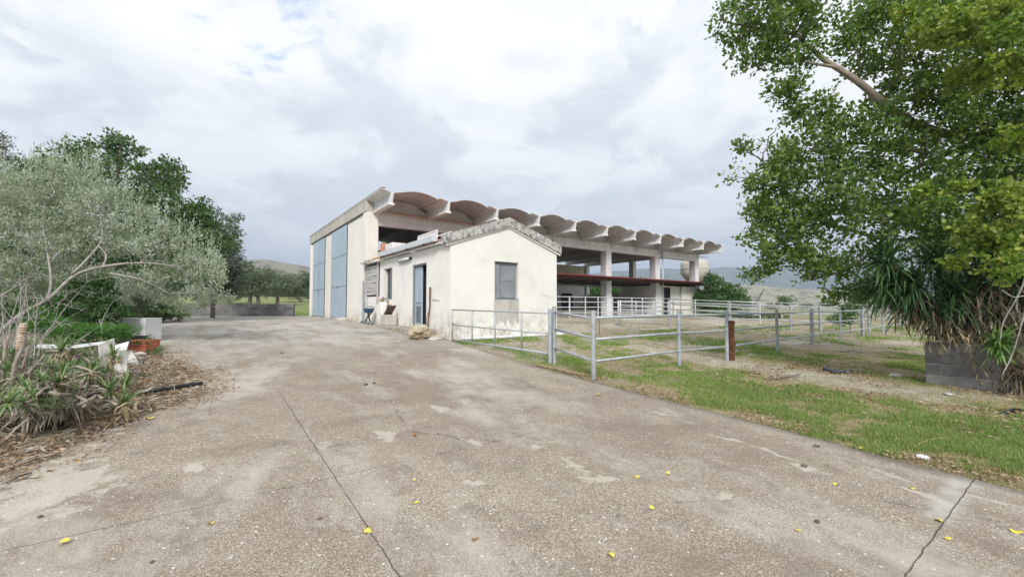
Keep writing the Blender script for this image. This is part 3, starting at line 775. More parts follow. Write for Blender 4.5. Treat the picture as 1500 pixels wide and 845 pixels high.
# ================================================================ HUT
HX, HY = 5.83, 11.20
HW, HL = 4.20, 8.1
ZE, ZA = 3.40, 4.10
hut = thing('hut', (HX, HY, .5), 'small cream gabled outbuilding in front of the barn with a weathered stone coping', 'outbuilding')
lw = MB(); T = .28
dv0, dv1, wv0, wv1 = HY+1.69, HY+2.90, HY+4.87, HY+5.84
Zf = .45
lw.box(HX, HX+T, HY+T, dv0, Zf, ZE); lw.box(HX, HX+T, dv0, dv1, 2.95, ZE); lw.box(HX, HX+T, dv0, dv1, Zf, .83)
lw.box(HX, HX+T, dv1, wv0, Zf, ZE); lw.box(HX, HX+T, wv0, wv1, 3.03, ZE); lw.box(HX, HX+T, wv0, wv1, Zf, 1.83)
lw.box(HX, HX+T, wv1, HY+6.34, Zf, ZE); lw.box(HX, HX+T, HY+6.34, HY+8.2, Zf, 1.93)
fw = MB()
wu0, wu1 = HX+1.57, HX+2.51
def gab(u): return ZE + (ZA-ZE)*(1-abs(u-HX-HW/2)/(HW/2))
for pts in ([(HX,Zf),(wu0,Zf),(wu0,gab(wu0)),(HX,ZE)], [(wu0,Zf),(wu1,Zf),(wu1,1.75),(wu0,1.75)],
            [(wu0,2.945),(wu1,2.945),(wu1,gab(wu1)),(HX+HW/2,ZA),(wu0,gab(wu0))], [(wu1,Zf),(HX+HW,Zf),(HX+HW,ZE),(wu1,gab(wu1))]):
    fw.prism(pts, HY, HY+T, lambda p, q, t_: (p, t_, q))
lw.build('side_wall', M['plaster'], hut); fw.build('gable_wall', M['plaster'], hut)
MB().box(HX+HW-T, HX+HW, HY+T, HY+HL, Zf, ZE).build('side_wall', M['plaster'], hut)
MB().box(HX+T, HX+HW-T, HY+HL-T, HY+HL, Zf, ZE).build('back_wall', M['plaster'], hut)
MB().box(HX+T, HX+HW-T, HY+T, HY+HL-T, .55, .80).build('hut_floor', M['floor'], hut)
MB().prism([(HX+.02,ZE-.05),(HX+HW-.02,ZE-.05),(HX+HW/2,ZA-.05)], HY+HL-T, HY+HL, lambda p, q, t_: (p, t_, q)).build('back_gable', M['plaster'], hut)
# coping over the gable
cp = MB(); o_ = .16
for sgn in (-1, 1):
    e = HX+HW/2 + sgn*(HW/2+o_); m_ = HX+HW/2
    ze = ZE - (ZA-ZE)*(o_/(HW/2)) + .02; pts = [(e, ze), (m_, ZA+.02), (m_, ZA+.31), (e, ze+.29)]
    if sgn > 0: pts = pts[::-1]
    seg = 10; A = [(e+(m_-e)*i/seg, ze+(ZA+.02-ze)*i/seg) for i in range(seg+1)]
    B = [(e+(m_-e)*i/seg, ze+.28+(ZA+.30-ze-.28)*i/seg + .012*noise.noise(Vector((i*.9, sgn*5, 0)))) for i in range(seg+1)]
    cp.prism(A+B[::-1], HY-.09, HY+.34, lambda p, q, t_: (p, t_, q))
cp.build('coping', M['coping'], hut)
lp = MB()
for sgn in (-1, 1):
    e = HX+HW/2 + sgn*(HW/2+o_*.9); m_ = HX+HW/2; ze = ZE - (ZA-ZE)*(o_/(HW/2))
    lp.prism([(e, ze-.045), (m_, ZA-.03), (m_, ZA+.016), (e, ze+.016)], HY-.05, HY-.003, lambda p, q, t_: (p, t_, q))
lp.build('coping_band', M['plaster'], hut)
# tiled roof
tv = MB(); NVt = 240; prof2 = []
for sgn in (-1, 1):
    base = len(tv.v); e = HX+HW/2 + sgn*(HW/2+.15); m_ = HX+HW/2; ze = ZE - (ZA-ZE)*(.15/(HW/2)) + .16
    for i in range(7):
        for j in range(NVt+1):
            v = HY+.36 + (HL-.36)*j/NVt; tt = i/6
            tv.v.append((e+(m_-e)*tt, v, ze+(ZA+.16-ze)*tt + .035*math.cos(v*2*math.pi/.21) - .02*(i % 2)))
    for i in range(6):
        for j in range(NVt):
            a = base+i*(NVt+1)+j; tv.f.append((a, a+1, a+NVt+2, a+NVt+1))
    base = len(tv.v)
    for j in range(NVt+1):
        v = HY+.36 + (HL-.36)*j/NVt; zt_ = ze + .035*math.cos(v*2*math.pi/.21)
        tv.v.append((e, v, zt_)); tv.v.append((e, v, zt_-.03))
    for j in range(NVt): a = base+2*j; tv.f.append((a, a+2, a+3, a+1))
rf = tv.build('tiled_roof', M['tile'], hut)
MB().box(HX-.20, HX-.01, HY+5.7, HY+7.6, ZE-.03, ZE+.05).build('eaves_board', M['plaster'], rf)
MB().box(HX-.16, HX-.01, HY+.36, HY+5.69, ZE+.02, ZE+.055).build('eaves_board', M['concrete'], rf)
g = MB(); gx = HX-.30
g.box(gx, gx+.012, HY+.62, HY+5.75, 3.50, 3.67); g.box(gx+.012, gx+.15, HY+.62, HY+5.75, 3.50, 3.512); g.box(gx+.138, gx+.15, HY+.62, HY+5.75, 3.512, 3.60)
g.box(gx, gx+.15, HY+.61, HY+.62, 3.50, 3.66)
gu = g.build('gutter', M['gutter'], hut)
for v in (1.4, 2.8, 4.2, 5.4): MB().bar((gx+.02, HY+v, 3.49), (HX, HY+v, 3.44), .03, .02).build('bracket', M['rust'], gu)
# door: recess, leaf ajar with glazed top and louvred base
MB().box(HX+.03, HX+.09, dv0, dv0+.05, .83, 2.95).box(HX+.03, HX+.09, dv1-.05, dv1, .83, 2.95).box(HX+.03, HX+.09, dv0+.05, dv1-.05, 2.90, 2.95).build('door_frame', M['shutter'], hut)
lf = thing('door_leaf_dummy', (0,0,0), None, None); bpy.data.objects.remove(lf)
dl = MB(); ya, yb = dv0+.58, dv1-.06
t_glass = simple('frosted_door_glass', (.34,.42,.50), (.44,.52,.58), 2, .25, .05)
xx = HX+.10
for (a, b_, z0, z1) in ((ya, ya+.07, .85, 2.88), (yb-.07, yb, .85, 2.88), (ya+.07, yb-.07, .85, .93), (ya+.07, yb-.07, 2.80, 2.88), (ya+.07, yb-.07, 1.52, 1.58), (ya+.07, yb-.07, 1.66, 1.72)):
    dl.box(xx, xx+.04, a, b_, z0, z1)
leaf = dl.build('door', M['door'], hut)
MB().box(xx+.012, xx+.022, ya+.071, yb-.071, 1.721, 2.799).build('pane', t_glass, leaf)
sl = MB()
for k in range(11): sl.bar((xx+.02, ya+.07, .965+.05*k), (xx+.02, yb-.07, .965+.05*k), .03, .022, up=(.6,0,1))
sl.box(xx+.03, xx+.036, ya+.07, yb-.07, .931, 1.519).build('louvre', M['shutter'], leaf)
MB().box(xx+.01, xx+.02, ya+.072, yb-.072, 1.581, 1.659).build('pane', M['shutter'], leaf)
MB().box(HX+.22, HX+.26, dv0+.01, dv1-.01, .835, 2.94).build('door_backing', M['dark'], hut)  # black sheet: darkness of the unlit room put into its colour
# side window: deep reveal with the frame set in
MB().box(HX+.16, HX+.20, wv0+.04, wv1-.02, 1.85, 3.01).build('window', M['glass_dark'], hut)
wf = MB()
for v in (wv0+.001, wv0+.16): wf.box(HX+.02, HX+.155, v, v+.045, 1.835, 3.025)
wf.box(HX-.02, HX+.155, wv0-.02, wv1+.01, 1.80, 1.83)
wf.build('window_frame', M['shutter'], hut)
# gable window with metal shutter, slightly ajar on the right
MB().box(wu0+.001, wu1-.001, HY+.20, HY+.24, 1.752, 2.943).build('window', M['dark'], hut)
sh = MB(); y0 = HY+.10
sh.box(wu0+.01, wu0+.27, y0, y0+.03, 1.77, 2.93); sh.box(wu0+.24, wu0+.27, y0-.012, y0, 1.77, 2.93)
sh.obox(((wu0+wu1)/2+.115, y0+.02, 2.35), (.58,-.03,0), (0,.03,0), (.025,0,1.15))
for z_ in (1.80, 2.35, 2.90): sh.obox(((wu0+wu1)/2+.115+(z_-2.35)*.02, y0-.002, z_), (.56,-.03,0), (0,.014,0), (0,0,.035))
for x_ in (-.26, .27): sh.obox(((wu0+wu1)/2+.115+x_, y0-.002-.05*x_, 2.35), (.035,0,0), (0,.012,0), (.025,0,1.06))
s_o = sh.build('shutter', M['shutter'], hut)
MB().box(wu0+.001, wu1+.0, HY-.015, HY+.05, 1.735, 1.757).build('window_sill', M['shutter'], hut)
# bulkhead light above the door
lt = MB().box(HX-.07, HX-.002, HY+2.92, HY+4.12, 3.17, 3.24).build('wall_light', M['black'], hut)
MB().tube([(HX-.10, HY+3.0, 3.20), (HX-.10, HY+4.03, 3.20)], .045, 10).build('light_tube', M['white'], lt, True)
# grime below the gable window, bare render, cement patches: thin coats on the wall
def blotch(name, plane, c, w, h, mat, parent, seed, n=26):
    pts = []
    for k in range(n):
        a = 2*math.pi*k/n; r_ = 1 + .35*noise.noise(Vector((math.cos(a)*1.7+seed, math.sin(a)*1.7, seed*.7))) + .12*noise.noise(Vector((a*4, seed, 0)))
        pts.append((w/2*r_*math.cos(a), h/2*r_*math.sin(a)))
    b = MB()
    if plane == 'side': b.prism([(c[1]+p, c[2]+q) for p, q in pts], c[0]-.006, c[0]-.001, lambda p, q, t_: (t_, p, q))
    else: b.prism([(c[0]+p, c[2]+q) for p, q in pts], c[1]-.006, c[1]-.001, lambda p, q, t_: (p, t_, q))
    return b.build(name, mat, parent)
blotch('bare_render', 'side', (HX, HY+5.98, 1.50), .60, .85, M['brown_patch'], hut, 3)
blotch('bare_render', 'side', (HX, HY+5.35, 1.35), .42, .9, M['brown_patch'], hut, 8)
M['stain'] = concrete('rain_stained_render', (.62,.59,.54), (.33,.32,.30), .75, .40)
b = MB(); pr = [(wu0-.03, 1.733), (wu1+.02, 1.733)] + [(wu1+.02-.99*i/18*(wu1-wu0+.05)/.99, .98+.35*noise.noise(Vector((i*.55, 2, 0)))) for i in range(19)]
b.prism(pr, HY-.004, HY-.001, lambda p, q, t_: (p, t_, q)).build('sill_stain', M['stain'], hut)
# handwriting by the door (an illegible black scrawl)
sw = []
for i in range(34):
    q = i/33; sw.append((HX-.004, HY+1.22-.52*q, 1.70 + .030*math.sin(q*31)*(1-.4*q) - .02*q + (.03 if i in (0, 1) else 0)))
MB().tube(sw, .0055, 4).build('scrawl', M['black'], hut)

# boarded gap between the hut and the barn
bd = thing('board_screen', (HX, HY+7.3, 1.95), 'patched screen of grey weathered boards closing the gap between hut and barn', 'board screen')
pl = MB(); z = 1.99
for k in range(8):
    h = [.16,.15,.20,.17,.12,.17,.15,.14][k]; tl = .012*((k*7) % 5-2)
    pl.obox((HX-.02-.01*(k % 2), HY+7.32+.02*((k*3) % 4-1.5), z+h/2), (.025,0,0), (0, 1.72-.06*(k % 3), tl), (0,0,h-.012)); z += h+.004
pl.build('boards', M['wood'], bd)
MB().bar((HX-.06, HY+6.44, 1.6), (HX-.06, HY+6.40, 3.42), .07, .05).build('post', M['wood'], bd)
MB().bar((HX-.07, HY+8.0, 2.0), (HX-.09, HY+8.12, 3.35), .06, .05).build('post', M['wood'], bd)
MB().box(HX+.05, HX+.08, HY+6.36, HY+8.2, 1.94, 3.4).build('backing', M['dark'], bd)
tb = MB()
for k in range(11):
    yy = HY+6.5+.17*k; zz0 = 3.36+.05*((k*5) % 4); tb.bar((HX-.22-.1*random.random(), yy+.1*random.random(), zz0), (HX+.25, yy+.3*random.uniform(-1,1), zz0+.06*random.uniform(-1,1.5)), .10+.05*(k % 2), .028)
for k in range(4): tb.bar((HX-.15+.06*k, HY+6.5+.2*k, 3.44+.04*k), (HX-.18+.1*k, HY+8.1+.1*k, 3.40+.06*k), .11, .03)
tag(tb.build('loose_planks', M['wood']), 'few loose broken planks lying at the eaves above the board screen', 'planks')
# things round the hut door
sp = MB()
pts = []
for i in range(12): pts.append((HX-.72-.05*noise.noise(Vector((i*.8,1,1))), HY+1.05+4.3*i/11))
outl = [(HX-.002, HY+5.5)] + pts[::-1] + [(HX-.002, HY+1.0)]
sp.prism(outl, .52, .80, lambda p, q, t_: (p, q, t_))
tag(sp.build('door_step', simple('worn_step_stone', (.26,.22,.17), (.50,.45,.37), 5, .9, .6), bevel=.02), 'low broken concrete step along the wall under the grey door', 'step')
def stone(name, c, s, mat, seed, label, cat, sub=3, group=None, flat=.0):
    import bmesh
    bm = bmesh.new(); bmesh.ops.create_icosphere(bm, subdivisions=sub, radius=1)
    for v in bm.verts:
        n = 1 + .28*noise.noise(v.co*1.3+Vector((seed,0,0))) + .10*noise.noise(v.co*3.5+Vector((0,seed,0)))
        v.co = Vector((v.co.x*s[0], v.co.y*s[1], v.co.z*s[2]))*n
        q = .25*min(s); v.co = Vector([round(a/q)*q*.35+a*.65 for a in v.co])
    me = bpy.data.meshes.new(name); bm.to_mesh(me); bm.free(); me.materials.append(mat)
    o = bpy.data.objects.new(name, me); col.objects.link(o); o.location = c; o.rotation_euler = (0,0,seed)
    return tag(o, label, cat, group)
stone('boulder', (HX-.66, HY+.62, .72), (.32,.50,.25), M['rock'], 2.3, 'large ochre limestone boulder at the end of the door step', 'boulder', 4)
stone('rubble_stone', (HX-.50, HY-.02, .56), (.14,.20,.06), M['whitestone'], 4.3, 'flat grey stone on the ground right of the ochre boulder', 'stone')
stone('rubble_stone', (HX-.25, HY+.35, .58), (.12,.22,.07), M['rock'], 1.3, 'small ochre stone tucked between boulder and wall', 'stone')
kb = MB()
kb.box(HX-.52, HX-.07, HY+4.12, HY+4.66, .80, 1.20)
tag(kb.build('concrete_block', M['concrete_fascia'], bevel=.02), 'square pale concrete block standing on the step left of the door', 'block')
tag(MB().obox((HX-.30, HY+4.25, 1.36), (.30,0,0), (0,.52,-.34), (0,.02,.035)).build('broken_tile', M['slate'], bevel=.005), 'dark brown slab leaning up from the top of the pale concrete block', 'tile')
tag(MB().obox((HX-.10, HY+4.92, 1.42), (.10,0,0), (0,.30,0), (0,0,.32)).build('cement_block', M['cement_patch'], bevel=.01), 'dark grey cement lump against the wall beside the white pier', 'block')
MBp = MB(); pp = []
for i in range(10):
    pass
MBp.prism([(HY+5.15,.70),(HY+5.85,.66),(HY+5.80,1.30),(HY+5.66,1.62),(HY+5.42,1.70),(HY+5.22,1.60),(HY+5.16,1.2)], HX-.30, HX-.003, lambda p, q, t_: (t_, p, q))
tag(MBp.build('pier', M['plaster'], bevel=.04), 'stubby white rendered pier against the wall below the narrow window', 'pier')
rod = MB().tube([(HX-.05, HY+1.30, 2.12), (HX-.06, HY+1.29, 1.55), (HX-.14, HY+1.26, .82)], [.028,.022,.016], 6)
rod.tube([(HX-.09, HY+1.30, 1.35), (HX-.13, HY+1.36, 1.15), (HX-.13, HY+1.35, .95), (HX-.13, HY+1.28, .84)], .01, 5)
tag(rod.build('iron_rod', M['rust'], None, True), 'rusty iron rod leaning on the wall right of the grey door', 'rod')
wl_ = MB()
def ring(mb, c, ry, rz, r_, n=20):
    P = [(c[0], c[1]+ry*math.cos(2*math.pi*k/n), c[2]+rz*math.sin(2*math.pi*k/n)) for k in range(n+1)]; mb.tube(P, r_, 6, cap=False)
ring(wl_, (HX-.03, HY+8.0, 1.55), .14, .32, .012); ring(wl_, (HX-.02, HY+8.0, 1.25), .13, .24, .012)
wl_.tube([(HX-.03, HY+7.85, 1.52), (HX-.03, HY+6.9, 1.50)], .012, 5)
tag(wl_.build('wire_hoops', M['galv_dull']), 'two thin wire hoops hung on the white wall below the board screen', 'wire')
bs = thing('blue_basin', (HX-.35, HY+6.55, .80), 'blue plastic basin propped on dark sticks beside the white pier', 'basin')
bb = MB(); lathe(bb, (HX-.35, HY+6.6), [(.02,1.24),(.17,1.25),(.22,1.40),(.24,1.42),(.22,1.43),(.16,1.27),(.0,1.26)], 16); bb.build('bowl', M['blueplast'], bs, True)
for a, b_ in (((-.55,6.8,.76),(-.25,6.45,1.30)), ((-.2,6.85,.76),(-.45,6.4,1.25)), ((-.6,6.3,.76),(-.3,6.7,1.28))):
    MB().bar((HX+a[0], HY+a[1], a[2]), (HX+b_[0], HY+b_[1], b_[2]), .045).build('leg', M['slate'], bs)
rag = MB()
for k in range(26):
    a = rng.normal(size=3); c_ = (HX-.55+.10*a[0], HY+5.9+.32*a[1], .82+.03*abs(a[2]))
    d = Vector(unit(1)[0])*.13; e_ = Vector(unit(1)[0])*.10
    rag.obox(c_, d, e_, d.cross(e_).normalized()*.02)
tag(rag.build('scrap_heap', simple('grey_blue_scrap', (.14,.16,.19), (.36,.38,.40), 9, .8)), 'heap of grey blue rags and scrap at the foot of the white pier', 'scrap', kind='thing')
for i, (dx, dy, s_, lab) in enumerate(((-.5, 8.4, .17, 'ochre stone at the foot of the barn corner nearest the board screen'), (-.75, 9.3, .12, 'small pale stone lying on the yard before the barn corner'), (-.4, 10.6, .22, 'flat grey stone by the end of the barn wall beside the wide door'))):
    stone('rubble_stone', (HX+dx, HY+dy, .88), (s_, s_*1.5, s_*.4), (M['rock'], M['whitestone'], M['concrete_fascia'])[i], 3.1+i*2, lab, 'stone')
stone('rubble_stone', (HX-.45, HY+7.6, .85), (.12,.18,.07), M['concrete_fascia'], 9.1, 'grey stone below the wire hoops', 'stone')
tag(MB().obox((HX-.42, HY+11.55, .885), (.50,.05,0), (-.1,1.3,0), (0,0,.05)).build('sill_slab', M['concrete_fascia'], bevel=.01), 'worn concrete slab on the ground under the wide barn door', 'slab')
# rack on the hut roof, block behind the eaves
rk = thing('white_rack', (HX+.15, HY+1.5, 3.6), 'white slatted plastic rack lying on the hut roof behind the gutter', 'rack')
fr = MB(); a0, a1 = HY+1.05, HY+2.55
for x_ in (HX+.05, HX+.55):
    for z in (3.66, 3.93): fr.box(x_, x_+.04, a0, a1, z-.02, z+.02)
    for v in (a0, a0+.62, (a0+a1)/2+.3, a1-.04): fr.box(x_+.002, x_+.038, v, v+.06, 3.56, 3.91)
fr.build('frame', M['white'], rk)
st = MB()
for k in range(10): v = a0+.10+k*.135; st.box(HX+.06, HX+.075, v, v+.11, 3.69, 3.90)
st.build('slats', M['white'], rk)
tag(MB().box(HX+.25, HX+.85, HY+5.6, HY+6.5, 3.55, 4.13).build('roof_block', M['concrete'], bevel=.03), 'pale concrete block sitting on the hut roof near the barn pillar', 'block')
tag(MB().box(HX+.2, HX+.42, HY+6.65, HY+6.95, 3.55, 4.24).build('terracotta_pipe', M['tile'], bevel=.05), 'brown clay flue block on the hut roof beside the barn pillar', 'flue')

# ================================================================ FENCES
def fz(x, y): return gz(x, y)
def rail_fence(name, label, cat, pts, rails, ph, pr=.045, rr_=.028, mat='galv', group=None, double=(), wob=0.006, postn=8, tubes=True):
    o = thing(name, (pts[0][0], pts[0][1], fz(*pts[0])), label, cat, group)
    for i, (x, y) in enumerate(pts):
        z = fz(x, y)
        P = MB().tube([(x, y, z-.08), (x+.004, y, z+ph)], pr, 12)
        P.build('post', M[mat], o, False)
        if i in double: MB().tube([(x+.10, y+.07, z-.08), (x+.10, y+.07, z+ph-.02)], pr, 12).build('post', M[mat], o, False)
    for h in rails:
        path = []
        for i, (x, y) in enumerate(pts): path.append((x, y, fz(x, y)+h+wob*random.uniform(-1,1)))
        MB().tube(path, rr_, 8).build('rail', M[mat], o, True)
    return o
dA = Vector((.995, .03, 0))
A0 = (5.40, 5.27)
ptsA = [W(1.30,7.43)[:2], W(3.44,9.06)[:2], W(5.12,9.82)[:2], W(7.46,11.8)[:2], W(9.72,13.6)[:2], W(12.05,15.5)[:2], W(14.4,17.3)[:2], W(17.0,19.3)[:2], W(20.6,22.4)[:2], W(24,25.2)[:2]]
# straighten the line slightly
xs = np.array([p[0] for p in ptsA]); ys = np.array([p[1] for p in ptsA]); kk, bb_ = np.polyfit(xs, ys, 1)
ptsA = [(x, .35*y + .65*(kk*x+bb_)) for x, y in ptsA]
rail_fence('corral_fence', 'long galvanised tube fence of three rails bordering the grass from the yard corner', 'fence', ptsA, (1.07, .70, .32), 1.18, .039, .024, double=(4, 6))
PC = W(.88, 8.84)[:2]
rail_fence('corral_fence', 'short three rail galvanised return between the thick double post and the round yard post', 'fence', [PC, ptsA[0]], (1.06, .72, .33), 1.19, .042, .024)
tag(MB().tube([(PC[0]-.09, PC[1]+.03, fz(*PC)-.08), (PC[0]-.09, PC[1]+.03, fz(*PC)+1.14)], .04, 12).build('gate_post', M['galv_dull'], None), 'galvanised gate post standing tight beside the double corner post', 'post')
bp = ptsA[2]
ro_ = thing('rusty_post', (bp[0]+.13, bp[1]-.05, fz(*bp)), 'short rust brown steel post strapped beside the galvanised fence post', 'post')
MB().box(bp[0]+.075, bp[0]+.165, bp[1]-.10, bp[1]+.0, fz(*bp)-.05, fz(*bp)+.93).build('channel', M['rust'], ro_, bevel=.006)
for z in (.34, .84): MB().box(bp[0]+.163, bp[0]+.205, bp[1]-.10, bp[1]-.02, fz(*bp)+z, fz(*bp)+z+.07).build('hinge', M['rust'], ro_)
# tube gate folded along the hut gable
GA, GB = Vector((*W(.86, 8.95)[:2], 0)), Vector((*W(-1.70, 12.05)[:2], 0))
gt = thing('tube_gate', (GA.x, GA.y, .35), 'thin galvanised tube gate with four uprights standing across the hut gable', 'gate')
zt0, zb0, zt1, zb1 = 1.36, .50, 1.41, .565
def gl(s_, z0, z1): p = GA.lerp(GB, s_); return Vector((p.x, p.y, z0+(z1-z0)*s_))
for z0, z1, r_ in ((zt0, zt1, .019), (.92, .98, .017), (zb0, zb1, .022)):
    MB().tube([gl(0, z0, z1), gl(1, z0, z1)], r_, 8).build('rail', M['galv_dull'], gt, True)
for s_ in (.0, .25, .5, .75, 1.0):
    MB().tube([gl(s_, zb0, zb1), gl(s_, zt0, zt1)], .02, 8).build('upright', M['galv_dull'], gt, True)
MB().tube([gl(1, .97, 1.03)+Vector((0,-.05,0)), gl(.96, .96, 1.02)+Vector((-.05,-.03,0))], .014, 6).build('latch', M['rust'], gt)
# second corral line and the five-bar gate near the barn
ptsB = [(18.1,12.1), (20.05,10.2), (21.8,8.3), (22.6,7.4), (24.1,6.05)]
rail_fence('corral_fence', 'inner galvanised fence running from the bar gate out to the long front fence', 'fence', ptsB, (1.13, .80, .45), 1.22, .05, .026, double=(0, 3))
gb = thing('bar_gate', (15.8, 13.3, fz(15.8,13.3)), 'five bar galvanised gate hung between posts in the middle of the corral', 'gate')
p0, p1 = Vector((15.8,13.3,fz(0,13.3))), Vector((18.1,12.1,fz(0,12.1)))
for h in (.30, .52, .74, .95, 1.14): MB().tube([p0+Vector((0,0,h)), p1+Vector((0,0,h-.03))], .024, 8).build('rail', M['white_pipe'], gb, True)
for s_ in (0, .04, .34, .68, .97):
    q = p0.lerp(p1, s_); MB().tube([q+Vector((0,0,.05 if s_ in (0,.04) else .28)), q+Vector((0,0,1.17))], .036 if s_ < .1 else .022, 8).build('upright', M['white_pipe'], gb, True)
# feeding-yard rails under the lean-to
YD = 17.9
rail_fence('yard_rail', 'white four rail fence along the front of the barn below the red roof edge', 'fence', [(u, YD) for u in (14.6,17.0,18.3,19.4,20.7,22.6,23.7,25.2,26.7)], (1.22, .93, .62, .30), 1.26, .036, .024, 'white_pipe', double=(1,4,8))
rail_fence('yard_rail', 'white cross rail fence running from the barn rail to the bar gate posts', 'fence', [(26.7,17.9), (26.2,15.6), (25.9,13.2), (24.9,11.0)], (1.2, .85, .5), 1.24, .036, .024, 'white_pipe')
rail_fence('yard_rail', 'distant galvanised fence leading away from the end of the barn to the valley', 'fence', [(26.9,17.7), (30.2,15.5), (33.4,13.3), (36.6,11.1), (39.8,8.9), (43,6.7)], (1.15, .8, .45), 1.2, .04, .026, 'galv')
# dark feed barriers inside
for bi, (u0, u1, lab) in enumerate(((8.0, 10.7, 'first dark feed barrier inside the barn partly hidden by the hut'), (11.4, 16.1, 'second dark feed barrier inside the barn between hut and first bare pillar'), (16.7, 21.5, 'third dark feed barrier inside the barn beside the store room'))):
    fb = thing('feed_barrier', (BX+u0, BY+1.0, FL), lab, 'feed barrier', 'dark feed barriers inside the barn')
    for z in (2.02, 1.45, 1.05): MB().tube([(BX+u0, BY+1.0, z), (BX+u1, BY+1.0, z)], .03, 6).build('rail', M['door_frame'], fb)
    b = MB(); n_ = int((u1-u0)/.21)
    for k in range(n_+1):
        x_ = BX+u0+(u1-u0)*k/n_; b.tube([(x_, BY+1.0, FL+.1), (x_+(.07 if k % 3 == 1 else 0), BY+1.0, 2.02)], .02, 5)
    b.build('bars', M['door_frame'], fb)
    MB().box(BX+u0, BX+u1, BY+.8, BY+.98, FL, FL+.42).build('manger', M['floor'], fb)
dt = W(6.9, 36.5)
dk = MB(); lathe(dk, (BX+19.2, BY+7.2), [(.0,2.62),(.42,2.62),(.50,2.55),(.52,2.3),(.50,FL+.03),(0,FL+.03)], 18)
tag(dk.build('black_drum', M['black'], None, True), 'black plastic drum standing deep in the barn before the low wall', 'drum')
for i, (a, b_, lab) in enumerate((((11.0, 5, 2.1), (11.9, 5, 3.1), 'left of two dark slanting props inside the barn'), ((12.1, 5, 2.1), (12.9, 5, 3.1), 'right of two dark slanting props inside the barn'))):
    tag(MB().bar((BX+a[0]+2.3, BY+4.5, FL), (BX+a[0]+3.1, BY+4.5, 3.1), .06).build('prop', M['door_frame']), lab, 'prop')
# leaning pole in the field
tag(MB().tube([at(1104, 449, 36), at(1119, 424, 36)], [.10, .05], 6).build('leaning_pole', simple('pole_paint', (.10,.09,.09), (.25,.22,.20), 3)), 'dark slanting pole rising from the scrub beyond the corral', 'pole')

# ================================================================ BLOCK WALLS
def block_wall(name, label, a, b, ht, th=.2, course=.2, bl=.4, z=None, missing=0):
    a, b = Vector(a), Vector(b); d = (b-a); L = d.length; d.normalize(); n = Vector((-d.y, d.x, 0))
    o = thing(name, (a.x, a.y, a.z), label, 'wall')
    nc = int(round(ht/course)); bk = MB()
    for r_ in range(nc):
        x = -(.5*bl if r_ % 2 else 0)
        while x < L:
            x0, x1 = max(0, x)+.005, min(L, x+bl)-.005
            if x1-x0 > .03:
                jj = .004*random.uniform(-1,1); c_ = a + d*((x0+x1)/2) + n*jj + Vector((0,0,(r_+.5)*course))
                bk.obox(c_, d*(x1-x0), n*th, Vector((0,0,course-.012)))
            x += bl
    bk.build('blocks', M['block'], o, bevel=.006)
    MB().obox(a + d*(L/2) + Vector((0,0,ht/2-.006)), d*(L-.012), n*(th-.022), Vector((0,0,ht-.02))).build('mortar', M['mortar'], o)
    return o
q0, q1 = at(262, 463.5, 28.7), at(431, 463.2, 28.7)
q0.z = q1.z = .83
lwl = block_wall('block_wall', 'low weathered grey block wall closing the far end of the yard under the olive trees', q0 + (q0-q1).normalized()*3.2, q1, .86, course=.215, bl=.43)
r0 = gp(1357, 561); r1 = Vector((r0.x+.32, r0.y-3.6, 0)); r0.z -= .03; r1.z = r0.z
block_wall('block_wall', 'short grey concrete block wall under the drooping yucca leaves on the right', r0, r1, .80)
# ================================================================ VEGETATION
def tree(name, label, cat, base, limbs, blobs, spacing, per, leaf, mat, bark, width=.5, clump_r=None, hexa=False, twig=.5, droop=0.0, group=None, up=.3, r0=.02, extra=None, crown='crown', lean=.35, keep=1.0):
    o = thing(name, base, label, cat, group)
    tb_ = MB(); nodes = []
    for path, ra, rb in limbs: nodes += limb(tb_, path, ra, rb, 5, .006*(Vector(path[-1])-Vector(path[0])).length)
    tg = envelope([(tuple(c), r) for c, r in blobs], spacing)
    if keep < 1: tg = tg[rng.random(len(tg)) < keep]
    limbs_to(tb_, nodes, tg, twig, r0, lean=lean)
    tb_.build('trunk', bark, o, True)
    cr = np.full(len(tg), clump_r or spacing*.62)*(.7+.6*rng.random(len(tg)))
    C, D = clump_leaves(tg, cr, per, up)
    polys(crown, leaf_polys(C, D, leaf, width, hexa, droop), 6 if hexa else 4, mat, o)
    if extra:
        for nm, bl, sp_, pr_, lf_, mt_ in extra:
            tg = envelope([(tuple(c), r) for c, r in bl], sp_); C, D = clump_leaves(tg, np.full(len(tg), sp_*.65), pr_, up)
            polys(nm, leaf_polys(C, D, lf_, .85, True, droop), 6, mt_, o)
    return o
def B(px, py, Y, r, ry=None, rz=None): return (at(px, py, Y), (r, ry or r, rz or r*.9))

